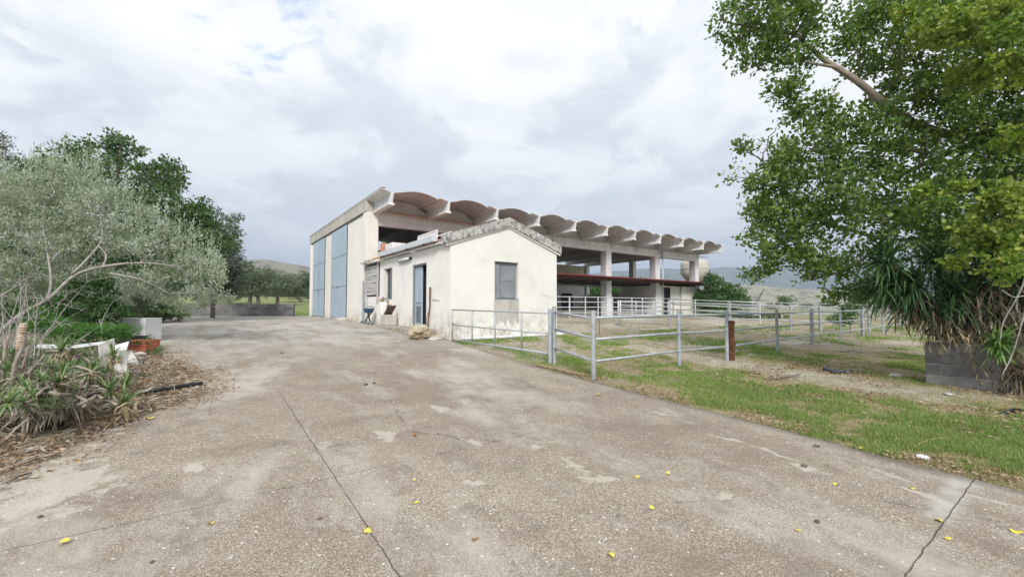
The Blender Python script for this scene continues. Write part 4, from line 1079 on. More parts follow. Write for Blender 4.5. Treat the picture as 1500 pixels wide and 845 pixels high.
# ---- the big tree overhanging from the right
base = Vector(W(11.6, 7.6)); base.z = gz(base.x, base.y) - .1
fork = Vector(W(11.0, 7.7, 2.6)); 
L_ = [([base, base.lerp(fork, .5)+Vector((.1,.05,0)), fork], .30, .24),
      ([fork, at(1600, 210, 8), at(1500, 195, 8.9), at(1430, 210, 9.0), at(1360, 235, 9.1), at(1290, 270, 9.0)], .13, .03),
      ([fork, at(1560, 160, 8.9), at(1440, 200, 8.9), at(1350, 185, 8.7), at(1285, 143, 8.3)], .12, .085),
      ([at(1165, 50, 8.0), at(1110, 42, 8), at(1060, 35, 8)], .04, .012),
      ([fork, at(1620, 20, 9), at(1500, -60, 9), at(1380, -80, 8.8)], .12, .03),
      ([fork, at(1540, 330, 9), at(1420, 345, 9.1), at(1300, 345, 9.0), at(1210, 330, 8.8), at(1140, 345, 8.6)], .08, .012),
      ([at(1300, 345, 8.7), at(1250, 390, 8.6), at(1190, 410, 8.6)], .04, .012),
      ([at(1430, 205, 9.0), at(1340, 290, 8.8), at(1240, 300, 8.5), at(1130, 290, 8.3)], .05, .01),
      ([at(1360, 225, 8.1), at(1270, 210, 8.3), at(1190, 220, 8.4), at(1120, 235, 8.4)], .04, .012)]
Bm = [B(1165,195,8.2,.35,None,.25), B(1105,300,8.4,.35,None,.3), B(1095,215,8.4,.20,None,.12), B(1125,390,8.6,.30,None,.18), B(1100,405,8.7,.16,None,.10), B(1215,175,8.3,.4), B(1240,60,8.2,.25), B(1130,20,8,.85,None,.75), B(1075,38,8,.42), B(1170,70,8,.48), B(1110,85,8,.42,None,.3), B(1190,15,8.1,.50), B(1060,70,8,.22), B(1160,-70,8.2,1.0),
      B(1150,130,8.1,.40,None,.25), B(1180,160,8.2,.42,None,.3), B(1120,250,8.3,.55,.6,.5), B(1175,225,8.4,.75), B(1150,320,8.4,.75,None,.6), B(1115,350,8.3,.40,None,.30),
      B(1210,290,8.2,.85), B(1260,350,8.5,.85), B(1190,385,8.5,.55,None,.42), B(1270,400,8.6,.50,None,.40), B(1150,372,8.5,.4,None,.25), B(1225,432,8.7,.30,None,.22), B(1262,432,8.7,.25,None,.22),
      B(1270,215,8.2,.80), B(1330,280,8.3,1.0), B(1320,140,8.5,.70,None,.55), B(1300,60,8.3,.80), B(1275,30,8.2,.45), B(1340,-10,8.3,1.0),
      B(1400,60,8,1.1), B(1400,170,8.4,1.0), B(1420,290,8.4,1.1), B(1480,120,8,1.2), B(1490,250,8.2,1.1), B(1470,0,8,1.2), B(1380,355,8.6,.7,None,.5), B(1450,370,8.6,.7,None,.5), B(1540,330,8,1.1), B(1560,180,8,1.2), B(1560,20,8,1.3)]
ex = [('near_leaves', [B(1465,325,6.2,.50), B(1405,280,6.6,.22,None,.15), B(1490,385,6.0,.42,None,.28), B(1400,385,6.6,.22,None,.12), B(1350,278,6.8,.12), B(1375,45,6.8,.40), B(1330,20,7.2,.30), B(1430,110,7.0,.40), B(1460,30,6.4,.60), B(1500,200,6.2,.30), B(1440,352,6.4,.34,None,.2), B(1500,80,6.2,.45), B(1490,290,5.9,.30)], .12, 16, .060, M['l_near'])]
big_tree = tree('broadleaf_tree', 'large spreading broadleaf tree overhanging the grass from the right side of the frame', 'tree', (base.x, base.y, base.z+.1), L_, Bm, .165, 17, .078, M['l_mulb'], M['bark'], .62, .17, True, .42, .10, extra=ex, r0=.013, lean=.12)

cb = MB(); limb(cb, [at(1292,150,8.0), at(1262,124,8), at(1236,106,8), at(1205,86,8), at(1186,68,8)], .072, .042, 5, .0, 12)
limb(cb, [at(1226,99,8), at(1208,96,7.93), at(1188,93,7.88), at(1182,90,7.86)], .034, .018, 4, .0, 9)
limb(cb, [at(1190,72,8), at(1172,58,8), at(1150,50,8), at(1120,48,8)], .034, .010, 5, .01, 8)
cb.build('cut_bough', M['bark_pale'], big_tree, True)
# ---- yucca with leaning trunks, green heads and hanging skirts of dead leaves
def blades(center, axis, n, L, w, spread=1.1, droop=.35, seg=4, jitter=.06, curl=1.0):
    """arching strap leaves -> quads"""
    c = np.array(center); ax = np.array(axis); ax = ax/np.linalg.norm(ax)
    d = unit(n); d = d*spread + ax*(1.0*rng.random((n,1))+.15); d /= np.linalg.norm(d, axis=1)[:,None]
    l = L*(.65+.5*rng.random(n)); p = c + rng.normal(size=(n,3))*jitter
    side = np.cross(d, np.array([0,0,1.0])) + rng.normal(size=(n,3))*.15; side /= (np.linalg.norm(side, axis=1)[:,None]+1e-9)
    out = []; cur = p; dirn = d.copy(); ws = [.55, 1.0, .85, .5, .06]
    for i in range(seg):
        nx = cur + dirn*(l/seg)[:,None]
        w0 = w*ws[min(4, int(i*4/seg))]; w1 = w*ws[min(4, int((i+1)*4/seg))]
        out.append(np.stack([cur-side*w0/2, cur+side*w0/2, nx+side*w1/2, nx-side*w1/2], axis=1))
        cur = nx; dirn = dirn + np.array([0,0,-1.0])*droop*curl*(i+1)/seg*1.2; dirn /= np.linalg.norm(dirn, axis=1)[:,None]
    return np.concatenate(out)
yb = Vector(gp(1560, 590)); yz_ = yb.z
yu = thing('yucca', (yb.x, yb.y, yz_), 'sprawling yucca with drooping green blades and brown dead skirts over the block wall', 'yucca')
tb_ = MB()
heads = [(at(1300, 385, 7.6), at(1395, 470, 7.7)), (at(1335, 420, 7.5), at(1420, 500, 7.6)), (at(1370, 385, 7.9), at(1440, 440, 8.0)), (at(1440, 365, 7.4), at(1490, 430, 7.5)), (at(1300,425,7.7), at(1380,480,7.7)), (at(1395,430,7.5), at(1450,500,7.5)), (at(1490,380,7.0), at(1520,450,7.2))]
for h, m_ in heads: limb(tb_, [Vector((yb.x, yb.y, yz_)), m_.lerp(yb, .4), m_, h], .11, .06, 4, .03)
tb_.build('trunk', M['skirt'], yu, True)
G = []; Sk = []
for i, (h, m_) in enumerate(heads):
    ax = (h-m_).normalized(); ax.z = abs(ax.z)*.4+.1
    G.append(blades(h, ax, 170, .72, .034, 1.0, .48, 4, .07)); G.append(blades(h.lerp(m_, .35), ax, 90, .55, .03, .9, .75, 4, .10))
for i, (h, m_) in enumerate(heads):
    for s_ in np.linspace(.15, 1.0, 6):
        q = h.lerp(m_, s_); n_ = 55
        Sk.append(blades(q-Vector((0,0,.05)), (0,0,-1.0), n_, .30, .020, .55, .5, 3, .09))
for q in (at(1450,430,7.3), at(1480,460,7.1), at(1500,500,7.0), at(1465,480,7.3), at(1490,420,7.2), at(1495,545,6.9), at(1420,410,7.7), at(1440,395,7.6)):
    Sk.append(blades(q, (0,0,-1.0), 120, .50, .024, .45, .4, 3, .16))
polys('green_blades', np.concatenate(G), 4, M['yucca'], yu)
polys('dead_skirt', np.concatenate(Sk), 4, M['skirt'], yu)
Sp = [blades(q, (0,0,-1.0), 70, .20, .018, .7, .35, 3, .16) for q in (at(1345,468,7.5), at(1375,480,7.5), at(1400,492,7.45), at(1430,525,7.4), at(1460,545,7.3), at(1485,565,7.2), at(1322,450,7.6))]
polys('straw_tips', np.concatenate(Sp), 4, M['straw'], yu)
r = at(1462, 505, 6.9); polys('young_rosette', np.concatenate([blades(r, (-.4,-.4,.6), 90, .42, .034, 1.0, .35, 4, .03), blades(r-Vector((0,0,.12)), (-.4,-.3,.2), 50, .36, .03, 1.0, .5, 4, .04)]), 4, M['yucca_lit'], yu)
# pale bare stems in front of the dark skirt
ps = thing('dry_vine', tuple(at(1490, 540, 6.6)), 'pale bare twisting stem hanging before the dark yucca skirts at the right edge', 'vine')
v_ = MB()
v_.tube(wobble(subdivide([at(1500, 395, 6.4), at(1480, 425, 6.4), at(1470, 460, 6.5), at(1462, 500, 6.5)], 3), .02), [.018]*10, 5) if False else None
for P in ([at(1505,400,6.4), at(1486,432,6.4), at(1472,468,6.5), at(1465,500,6.5)], [at(1505,440,6.4), at(1488,470,6.4), at(1482,520,6.5), at(1470,552,6.5)], [at(1468,425,6.5), at(1480,436,6.4), at(1502,432,6.4)]):
    limb(v_, P, .014, .007, 3, .012, 5)
v_.build('stem', M['bark_silver'], ps, True)

# ---- left side: silver shrub with a long arching limb
Ys = 9.2
sb = gp(-60, 545); sb.z -= .05
K_ = [([sb, at(20,470,8.6), at(70,440,8.7), at(105,402,8.9), at(150,392,9.0), at(205,385,9.2), at(262,392,9.4)], .055, .014),
      ([at(70,440,8.7), at(78,410,8.8), at(70,370,9), at(60,330,9.2), at(70,290,9.3)], .03, .010),
      ([at(105,402,8.9), at(125,380,9), at(150,350,9.2), at(150,310,9.4)], .035, .01),
      ([at(150,392,9.0), at(155,375,9.1), at(145,360,9.1)], .025, .01),
      ([at(160,400,9.0), at(210,410,9.2), at(250,430,9.4)], .022, .008),
      ([sb, at(-40,430,9), at(-20,360,9.3), at(10,300,9.5)], .04, .012), ([sb, at(-10,450,8.9), at(40,400,9.5), at(100,330,9.8), at(130,280,10)], .04, .010),
      ([at(205,385,9.2), at(230,360,9.4), at(235,330,9.5)], .018, .008)]
Bs = [B(318,432,11,.30,None,.22), B(332,440,11.5,.22,None,.18), B(90,440,9.9,.55,None,.3), B(150,445,10,.5,None,.25), B(270,452,11,.35,None,.15), B(120,405,9.9,.7,None,.35), B(180,432,10,.6,None,.25), B(250,435,10,.45,None,.2), B(300,440,10,.25,None,.15), B(30,430,9.8,.7,None,.4), B(25,300,9.6,.95), B(90,290,9.7,.85), B(150,300,9.6,.60), B(60,350,9.4,.95), B(130,350,9.5,.75), B(185,345,9.5,.55), B(-10,370,9.4,.9), B(225,365,9.5,.48), B(262,378,9.6,.38), B(290,395,9.6,.32), B(240,400,9.5,.45,None,.3), B(315,408,9.7,.22), B(200,410,9.6,.5,None,.25), B(290,425,9.6,.22,None,.15),
      B(95,262,9.8,.40), B(140,272,9.8,.30), B(205,312,9.6,.28), B(40,262,9.8,.40), B(60,420,9.9,.6,None,.3), B(240,338,9.6,.18)]
silver = tree('silver_shrub', 'huge silvery shrub with a long arching bare limb beside the yard', 'shrub', tuple(sb), K_, Bs, .15, 21, .066, M['l_silver'], M['bark_silver'], .36, .125, False, .55, .0, up=.75, r0=.009, lean=.25, crown='foliage')
sp_ = []
for i in range(330):
    px = random.uniform(-10, 330); top = np.interp(px, [-10,60,100,150,200,240,280,330], [262,248,240,262,300,330,355,395]); py = top + random.uniform(-8, 90)*(1-.4*(px > 200)); q = at(px, py, 9.55+random.uniform(-.3,.4)); hh = random.uniform(.18,.60)
    ln_ = Vector((random.uniform(-.12,.12), random.uniform(-.12,.12), 1))*hh
    for k in range(26):
        c_ = q + ln_*(k/22) + Vector(rng.normal(size=3))*.022; sp_.append(tuple(c_))
sp_ = np.array(sp_); D_ = unit(len(sp_))*.6 + np.array([0,0,1.0]); D_ /= np.linalg.norm(D_, axis=1)[:,None]
polys('sprigs', leaf_polys(sp_, D_, .062, .34), 4, M['l_silver'], silver)
# bare grey twigs low on the left
tw = thing('bare_shrub', tuple(gp(30, 560)), 'tangle of leafless silver twigs rising behind the aloes at the left edge', 'shrub'); mb_ = MB(); nd = []
for i in range(34):
    a = gp(random.uniform(-60, 60), random.uniform(545, 575)); b_ = at(random.uniform(-10, 150), random.uniform(400, 500), random.uniform(6.8, 8.4))
    m_ = a.lerp(b_, .5) + Vector(rng.normal(size=3))*.10; nd.append(m_); nd.append(b_)
    mb_.tube([a, a.lerp(m_, .5)+Vector(rng.normal(size=3))*.03, m_, m_.lerp(b_, .55)+Vector(rng.normal(size=3))*.04, b_], [.009,.008,.006,.004,.002], 5)
limbs_to(mb_, [tuple(p) for p in nd], np.array([tuple(p + Vector(rng.normal(size=3))*.28) for p in nd for _ in range(4)]), .9, .005)
mb_.build('twigs', M['bark_silver'], tw, True)

# ---- dense green tree behind the silver shrub
def trunk_at(px, py, Y, r_, h, forks=3, seed=0):
    b = at(px, py, Y); b.z = height(b.x, b.y)-.1; out = []
    t_ = b + Vector((0,0,h)); out.append(([b, b.lerp(t_, .5)+Vector((.05*r_,.04,0)), t_], r_, r_*.7)); return b, t_, out
b, t_, LL = trunk_at(160, 440, 18, .28, 2.2)
for q in (at(150,250,18), at(90,270,18), at(230,280,18), at(270,350,18), at(175,215,18), at(120,360,18)): LL.append(([t_, t_.lerp(q, .5)+Vector((0,0,.3)), q], .14, .03))
Bg = [B(235,350,17.3,1.3), B(290,350,18,.9), B(320,360,19,.8), B(150,255,18,1.35), B(95,258,18.5,1.25), B(215,275,18,1.3), B(265,330,18,1.15), B(172,212,18,.55), B(180,232,17.8,.8), B(250,255,18,.7), B(295,320,18.2,.65), B(115,225,18.5,.65), B(60,245,18.5,.9), B(200,340,17.5,1.7), B(120,350,17.5,1.8), B(270,390,17.6,1.3), B(40,300,18,1.5), B(200,410,17.4,1.4), B(300,370,18,.8), B(60,380,17.6,1.6), B(250,300,17.4,1.0)]
tree('evergreen_tree', 'tall dense dark green tree rising behind the silver shrub on the left', 'tree', tuple(b), LL, Bg, .34, 30, .15, M['l_carob'], M['bark'], .55, .27, False, .25, .05, r0=.02)
# ---- grey green tree beside it
b, t_, LL = trunk_at(312, 445, 24, .13, 1.6)
for q in (at(325,360,24), at(300,330,24), at(345,390,24)): LL.append(([t_, t_.lerp(q, .5), q], .14, .03))
Bg = [B(322,335,24,1.0), B(300,325,24,1.1), B(335,365,24,1.1), B(315,385,24,1.5), B(345,395,24,.8), B(350,420,24,.7), B(310,415,24,1.4), B(342,318,24,.35), B(285,350,24,1.3), B(337,425,24,.7)]
tree('grey_green_tree', 'grey green tree between the dense dark tree and the olive grove', 'tree', tuple(b), LL, Bg, .38, 34, .15, M['l_grey'], M['bark'], .45, .3, False, .3, .0, r0=.02)
b, t_, LL = trunk_at(-10, 450, 13, .2, 1.5)
tree('dark_shrub', 'dark green shrub mass filling the far left behind the silver shrub', 'shrub', tuple(b), LL, [B(-10,400,13,1.3), B(40,420,12.5,1.1), B(20,340,13.5,1.3), B(90,430,12.5,.9), B(-60,430,12,1.3), B(130,445,12.5,.6), B(-20,460,11.5,.9), B(50,465,11.5,.6)], .28, 28, .11, M['l_carob'], M['bark'], .5, .22, False, .3, r0=.015, crown='foliage')
# ---- wispy tree at the very left edge
b, t_, LL = trunk_at(-60, 440, 16, .2, 3)
for q in (at(5,215,16), at(-20,260,16), at(15,260,16)): LL.append(([t_, t_.lerp(q, .5), q], .1, .02))
tree('wispy_tree', 'wispy blue grey tree top cut by the left edge of the view', 'tree', tuple(b), LL, [B(4,222,16,.42,None,.65), B(-20,260,16,.8), B(15,262,16,.45), B(-60,300,16,1.6), B(5,200,16,.2)], .22, 22, .10, M['l_grey'], M['bark'], .3, .17, False, .5, r0=.012)
# ---- olives behind the wall
ol = [(366, 409, 40, 2.05, 'olive tree with two leaning trunks nearest behind the grey block wall', (362, 376)), (402, 415, 47, 2.0, 'round olive tree with one thick trunk right of the double trunked olive', (404,)), (434, 420, 58, 2.3, 'third olive tree, nearest the barn end wall', (438,)), (335, 425, 52, 2.2, 'olive tree half hidden behind the grey green tree', (335,)), (452, 422, 75, 2.8, 'most distant olive, just showing beside the barn end wall', (452,))]
for px, py, Y, r_, lab, tx in ol:
    c_ = at(px, py, Y); LL = []
    for q in tx:
        b = at(q, 440, Y); b.z = height(b.x, b.y) - .1; m_ = b.lerp(c_, .45) + Vector((random.uniform(-.3,.3), 0, 0)); LL.append(([b, b+Vector((.1,.0,.35)), m_, c_], .30, .1))
    for k in range(5):
        q = c_ + Vector(unit(1)[0])*r_*.7; q.z = max(q.z, c_.z-.3); LL.append(([c_, c_.lerp(q, .5), q], .1, .02))
    bl = [(c_, (r_, r_, r_*.74))] + [(c_ + Vector((math.cos(a)*r_*.62, math.sin(a)*r_*.62, random.uniform(-.25,.35)*r_)), (r_*.5,)*3) for a in np.arange(0, 6.2, .9)]
    tree('olive_tree', lab, 'olive tree', (c_.x, c_.y, height(c_.x, c_.y)), LL, bl, .46, 30, .20, M['l_olive'], M['bark'], .4, .38, False, .3, 0, 'olive trees behind the block wall', r0=.03)
# far hedge line under the left hill
for i, (px, py, Y, r_, w_, lab) in enumerate(((300, 432, 95, 3.0, 9, 'dark distant hedge trees at the left behind the olives'), (425, 428, 100, 3.0, 8, 'dark distant hedge trees beyond the third olive'))):
    c_ = at(px, py, Y); tree('hedge', lab, 'hedge', (c_.x, c_.y, height(c_.x, c_.y)), [([Vector((c_.x,c_.y,height(c_.x,c_.y)-.2)), c_], .3, .1)], [(c_ + Vector((CU*dx, -SU*dx, random.uniform(-.6,.4))), (r_*.9,)*3) for dx in np.arange(-w_, w_+.1, 2.6)], 1.0, 26, .45, M['l_carob'], M['bark'], .5, .9, False, .1, crown='foliage')

# ---- low bushes
def bush(name, label, px, py, Y, blobs, sp_, per, leaf, mat, width=.5, hexa=False, cat='bush', up=.5, droop=0.0, group=None, twig=.5, r0=.008, zb=None):
    b = at(px, py, Y); b.z = (height(b.x, b.y) if zb is None else zb)
    c0 = b + Vector((0,0,.15)); LL = [([b-Vector((0,0,.1)), c0, c0+Vector((.03,0,.2))], .03, .02)]
    return tree(name, label, cat, tuple(b), LL, blobs, sp_, per, leaf, mat, M['bark'], width, sp_*.75, hexa, twig, droop, group, up, r0, crown='foliage')
bush('ivy_mound', 'dark green ivy mound at the left end of the grey block wall', 235, 462, 17, [B(232,455,17,.55,1.2,.40), B(205,450,16,.7,1.2,.5), B(258,460,18,.40,1.0,.28), B(180,455,15,.7,1,.5)], .15, 26, .09, M['l_carob'])
bush('dark_thicket', 'dark twiggy thicket above the white planter box', 190, 470, 11.5, [B(205,432,11.5,.65,.6,.40), B(185,448,11.3,.55,.5,.30), B(160,430,11,.6,.6,.5), B(230,425,12,.55,.5,.3), B(140,440,11,.5,.5,.4)], .11, 15, .05, M['l_grey'], .4, twig=.95)
bush('leafy_bush', 'bright green leafy bush under the arching silver limb', 130, 480, 9.2, [B(120,430,9.6,.42), B(150,422,9.7,.30), B(110,460,9.3,.45), B(160,455,9.6,.32), B(85,450,9.4,.3)], .11, 16, .075, M['l_bush'], .5, True)
bush('feathery_weed', 'low bright green feathery plants behind the aloes', 120, 500, 8.3, [B(110,487,8.2,.38,.4,.18), B(145,487,8.2,.32,.4,.16), B(80,480,8.3,.36,.4,.22), B(178,486,8.4,.25,.3,.15), B(60,470,8.5,.3,.3,.25)], .075, 22, .055, M['l_bright'], .28, cat='plant')
# bush by the end of the barn and scrub around it
bush('round_bush', 'full green bush growing at the right hand end of the barn', 1060, 455, 33, [B(1050,425,33,1.1,1.1,1.0), B(1070,432,33,1.15,1.1,.9), B(1045,445,33,1.1,1,.8), B(1085,442,32,.7,.7,.55), B(1040,410,33.5,.55), B(1060,452,31,1.3,1,.4), B(1030,435,34,.8)], .27, 30, .16, M['l_bush'], r0=.02)
bush('low_scrub', 'low dark scrub spreading right of the full green bush', 1100, 465, 30, [B(1090,462,30,.8,.8,.28), B(1115,462,30,.7,.7,.22), B(1070,465,29,.7,.7,.28), B(1140,463,31,.8,.7,.16)], .2, 22, .12, M['l_grey'])
bush('distant_bush', 'dark round bush alone on the valley floor below the pale hillside', 1152, 445, 80, [B(1152,441,80,1.6,1.6,1.0)], .5, 26, .3, M['l_carob'])
bush('distant_bush', 'flat dark bush on the valley floor right of the round one', 1212, 446, 90, [B(1212,445,90,1.6,1.6,.6)], .5, 22, .3, M['l_carob'])
bush('sapling', 'leggy light green sapling growing behind the long front fence', 1245, 470, 19, [B(1245,455,19,.55,.5,.5), B(1262,440,19,.45,.4,.25), B(1232,468,19,.5,.5,.35), B(1275,432,19,.35,.3,.15), B(1250,435,19,.3,.3,.2)], .17, 12, .09, M['l_bush'], .5, True, 'sapling')
for i, (px, py, Y, r_, lab) in enumerate(((892, 423, 52, 2.0, 'leafy green bush seen through the barn left of its middle pillar'), (862, 421, 54, 1.9, 'green bush seen through the barn beside the back wall'), (935, 424, 50, 1.9, 'green bush seen through the barn between middle pillar and store room'), (1020, 440, 60, 2.2, 'bush far behind the store room'))):
    bush('field_bush', lab, px, py+8, Y, [B(px,py,Y,r_,r_,1.1), B(px-8,py+6,Y,r_*.8), B(px+10,py+5,Y,r_*.8), B(px,py+14,Y,r_)], .45, 26, .24, M['l_bush'])
# scattered olives and shrubs across the valley (distant, each its own)
k_ = 0
for px, py, Y, r_ in ((1180,447,130,2.2),(1265,446,150,2.8),(1310,447,120,2.6),(1345,446,140,3.0),(1300,449,70,1.3),(1385,447,110,2.5),(1400,430,60,3.0),(1430,440,55,2.8),(1130,449,120,1.5),(1095,448,150,2.0),(1240,449,110,1.5)):
    k_ += 1
    bush('valley_shrub', 'small dark shrub dotted on the valley floor beyond the fences', px, py+2, Y, [B(px,py,Y,r_,r_,r_*.55)], max(.5, r_*.35), 20, .35, M['l_olive'] if k_ % 2 else M['l_carob'], group='shrubs dotted across the valley floor', twig=.1)

# ---- aloes tumbling over the bank
def aloe(px, py, dz, size, stem_to=None, dead=True, lab=None, ax=(0,0,1), n=26, pale=False):
    g_ = gp(px, py, dz)
    o = thing('aloe', (g_.x, g_.y, g_.z-dz), lab or 'small aloe rosette in the tangled bank at the left', 'aloe', 'aloe rosettes tangled on the left bank')
    polys('leaves', blades(g_, ax, n, size, size*.10, 1.0, .30, 4, .01*size), 4, M['aloe'], o)
    if stem_to is not None:
        s_ = MB(); limb(s_, [Vector(stem_to), Vector(stem_to).lerp(g_, .5)+Vector((0,0,.05)), g_], .028*size/.3, .022*size/.3, 3, .012, 7); s_.build('stem', M['bark_pale'], o, True)
    if dead: polys('dead_leaves', blades(g_-Vector((0,0,.05*size/.3)), (0,0,-.6), int(n*1.2), size*.8, size*.08, .9, .55, 3, .04), 4, M['straw'] if not pale else M['deadgrey'], o)
    return o
bank = []
random.seed(11)
specs = [(178,590,.14,.26,'blue green aloe rosette lowest on the bank beside the litter'), (185,566,.16,.24,'aloe rosette just above the lowest one, against the pale broken slab'), (165,520,.40,.24,'aloe rosette growing before the grey broken slab'), (90,512,.50,.24,'aloe rosette on the crest of the bank below the feathery plants'), (85,562,.40,.27,'pale aloe rosette in the middle of the bank'), (130,548,.34,.24,'aloe rosette right of the middle of the bank'), (160,572,.2,.22,'aloe rosette between the lowest rosettes and the grey stems')]
for px, py, dz, s_, lab in specs:
    st_ = gp(px-30, py+10, .05); aloe(px, py, dz, s_, st_, True, lab, n=34)
for i in range(52):
    px = random.uniform(-30, 165); py = random.uniform(500, 600)
    if px > 110 and py > 570: continue
    dz = random.uniform(.08, .50)*(1 if px < 120 else .6)
    aloe(px, py, dz, random.uniform(.10,.19), gp(px-random.uniform(-30,50), py+random.uniform(5,30), .03) if i % 2 == 0 else None, i % 3 == 0, ax=(random.uniform(-.3,.3), random.uniform(-.5,.1), 1), n=30, pale=i % 2 == 0)
# tall cut stems with pale old sheaths at the far left
cs = thing('aloe_stalks', tuple(gp(10, 600)), 'cluster of upright bare aloe stalks with a straw wrapped tip at the left edge', 'stalks')
s_ = MB()
for a, b_, r_ in (((10,580),(28,492),.018), ((0,590),(10,500),.017), ((-10,585),(8,492),.017), ((20,575),(44,508),.018), ((30,575),(60,520),.014)):
    p0 = gp(a[0], a[1], .05); bx_, _t = ray(*a); Yd = SU*p0.x + CU*p0.y; limb(s_, [p0, p0.lerp(at(b_[0], b_[1], Yd), .5), at(b_[0], b_[1], Yd)], r_, r_*.9, 3, .01, 8)
s_.build('stem', M['bark_pale'], cs, True)
p0 = gp(14, 600, .05); Yd = SU*p0.x + CU*p0.y; tp_ = [at(14,575,Yd), at(24,530,Yd), at(32,505,Yd), at(34,478,Yd)]
sm_ = MB(); limb(sm_, [p0]+tp_, .02, .02, 3, .008, 8); sm_.build('stem', M['bark_pale'], cs, True)
sv = MB(); a_, b__ = at(28,510,Yd), at(34,476,Yd)
for k in range(11):
    q = a_.lerp(b__, k/10); sv.tube([q, q+Vector((0,0,.020))], [.033+.006*(k % 2), .026], 9)
sv.build('sheath', simple('old_leaf_sheath', (.42,.30,.20), (.66,.54,.42), 20), cs)
# heavy grey limbs lying through the tangle, draped with dead leaves
lbs = [([(-20,560),(35,575),(70,585),(100,590)], .06, 'thick bare grey stem curving low at the left edge of the bank'), ([(40,612),(80,598),(108,590),(125,585)], .04, 'bleached stem hung with matted dead leaves near the foot of the bank'), ([(105,578),(130,556),(150,545)], .026, 'straight pale stick slanting up to the broken slab'), ([(95,540),(115,545),(125,555)], .03, 'short crooked bleached stem in the middle of the bank'), ([(-10,600),(40,600),(75,588)], .035, 'lower pale stem crossing the dark hollow of the bank'), ([(120,540),(150,520),(172,515)], .022, 'thin pale stem reaching the grey broken slab')]
for P, r_, lab in lbs:
    o = thing('fallen_branch', tuple(gp(*P[0])), lab, 'stem'); m_ = MB(); Q = [gp(x_, y_, .12+.14*(i % 2)) for i, (x_, y_) in enumerate(P)]; nd = limb(m_, Q, r_, r_*.7, 4, .012, 8); m_.build('stem', M['bark_pale'], o, True)
    if r_ > .033 or r_ == .03: polys('hanging_leaves', np.concatenate([blades(Vector(q)-Vector((0,0,.01)), (0,0,-1), 16, .22, .016, .6, .5, 3, .03) for q in nd[::2]]), 4, M['deadgrey'], o)
random.seed(5)
for i in range(34):
    x0 = random.uniform(-10, 125); y0 = random.uniform(508, 598); L = random.uniform(22, 60); a_ = random.uniform(-.9, .5)
    P = [gp(x0+L*t_*math.cos(a_), y0+L*t_*math.sin(a_)*.7-6*math.sin(3*t_), random.uniform(.22,.5)) for t_ in (0, .35, .7, 1)]
    o = thing('fallen_branch', tuple(P[0]), 'bleached bare aloe stem tangled among the green rosettes of the left bank', 'stem', 'bleached stems in the left bank'); m_ = MB(); r_ = random.uniform(.007,.019); limb(m_, P, r_, r_*.7, 4, .01, 7); m_.build('bare_wood', M['bark_pale'], o, True)
# tawny dead aloe heads hanging down
for px, py, lab in ((120,592,'tawny withered aloe head hanging on the bleached stem'), (178,606,'fan of straw coloured dead leaves under the lowest blue green rosette')):
    q = gp(px, py, .18 if px < 150 else .10); o = thing('dead_aloe_head', tuple(q), lab, 'dead aloe')
    polys('leaves', blades(q, (0,0,-1), 70, .26, .03, .42, .3, 3, .035), 4, M['straw'], o)
# undergrowth: countless small strap leaves and dead bits filling the bank
N_ = 2600; qs = []; gs = []
for i in range(N_):
    px = random.uniform(-60, 172); py = random.uniform(500, 606)
    if px > 88+(606-py)*.85: continue
    q = gp(px, py, random.uniform(.0, .30)); (gs if random.random() < .60 else qs).append(q)
def scatter_blades(P, per, L, w, ax, dr): return np.concatenate([blades(q, (random.uniform(-.5,.5), random.uniform(-.5,.5), ax), per, L*random.uniform(.7,1.3), w, 1.0, dr, 3, .02) for q in P])
tag(polys('undergrowth', scatter_blades(gs, 7, .15, .011, .7, .4), 4, M['aloe']), 'green strap leaved undergrowth covering the left bank', 'undergrowth', kind='stuff')
tag(polys('dead_thatch', scatter_blades(qs, 8, .17, .010, -.1, .35), 4, M['deadgrey']), 'dead grey thatch between the aloes on the left bank', 'thatch', kind='stuff')
# dark earth bank under it all
vs_ = []; fs_ = []
for j in range(31):
    for i in range(31):
        y = 2.6 + 8.6*j/30; xl = yard_left(y); x = xl - 7.5 + 7.42*i/30; d = xl - x
        h = .42*min(1, max(0, (d-.35)/1.6))*(.75+.5*fbm(x, y, .8)) * (1-.75*max(0,(3.6-y))/1.0 if y < 3.6 else 1)
        vs_.append((x, y, gz(x, y) - .05 + max(0, h) + .02*fbm(x, y, 3)))
for j in range(30):
    for i in range(30): a = j*31+i; fs_.append((a, a+1, a+32, a+31))
tag(mesh_obj('earth_bank', vs_, fs_, simple('dark_leaf_mould', (.07,.05,.035), (.17,.125,.085), 7, .95, .8), None, True), kind='structure')

# ---- litter of dead leaves and twigs along the yard's left edge
def litter(name, n, region, size, mat, lab, w=.4, lift=.03):
    C = []
    while len(C) < n:
        p = region()
        if p is not None: C.append(p)
    C = np.array(C); D = unit(len(C)); D[:,2] *= .28; D /= np.linalg.norm(D, axis=1)[:,None]; C[:,2] += rng.random(len(C))*lift
    return tag(polys(name, leaf_polys(C, D, size, w), 4, mat), lab, 'litter', kind='stuff')
def reg_left():
    y = random.uniform(2.5, 12.5); e = yard_left(y) + .28*fbm(0, y, 1.1, 3)
    d = random.gauss(-.25, .42) if 4 < y < 9 else random.gauss(-.35, .30)
    if y < 4.5: d = -abs(random.gauss(0, .9))+.1
    x = e + d
    if d > .55: return None
    X = CU*x - SU*y; Y = SU*x + CU*y
    if Y < 1.5: return None
    if random.random() < .5 and d > .15: return None
    if noise.noise(Vector((x*2.2, y*2.2, 3))) < -.25: return None
    h = .42*min(1, max(0, (-d-.35)/1.6))
    return (x, y, gz(x, y)+.022+h)
litter('leaf_litter', 22000, reg_left, .036, M['litter'], 'brown dead leaf litter strewn along the left edge of the yard')
def reg_l2():
    p = reg_left(); return p
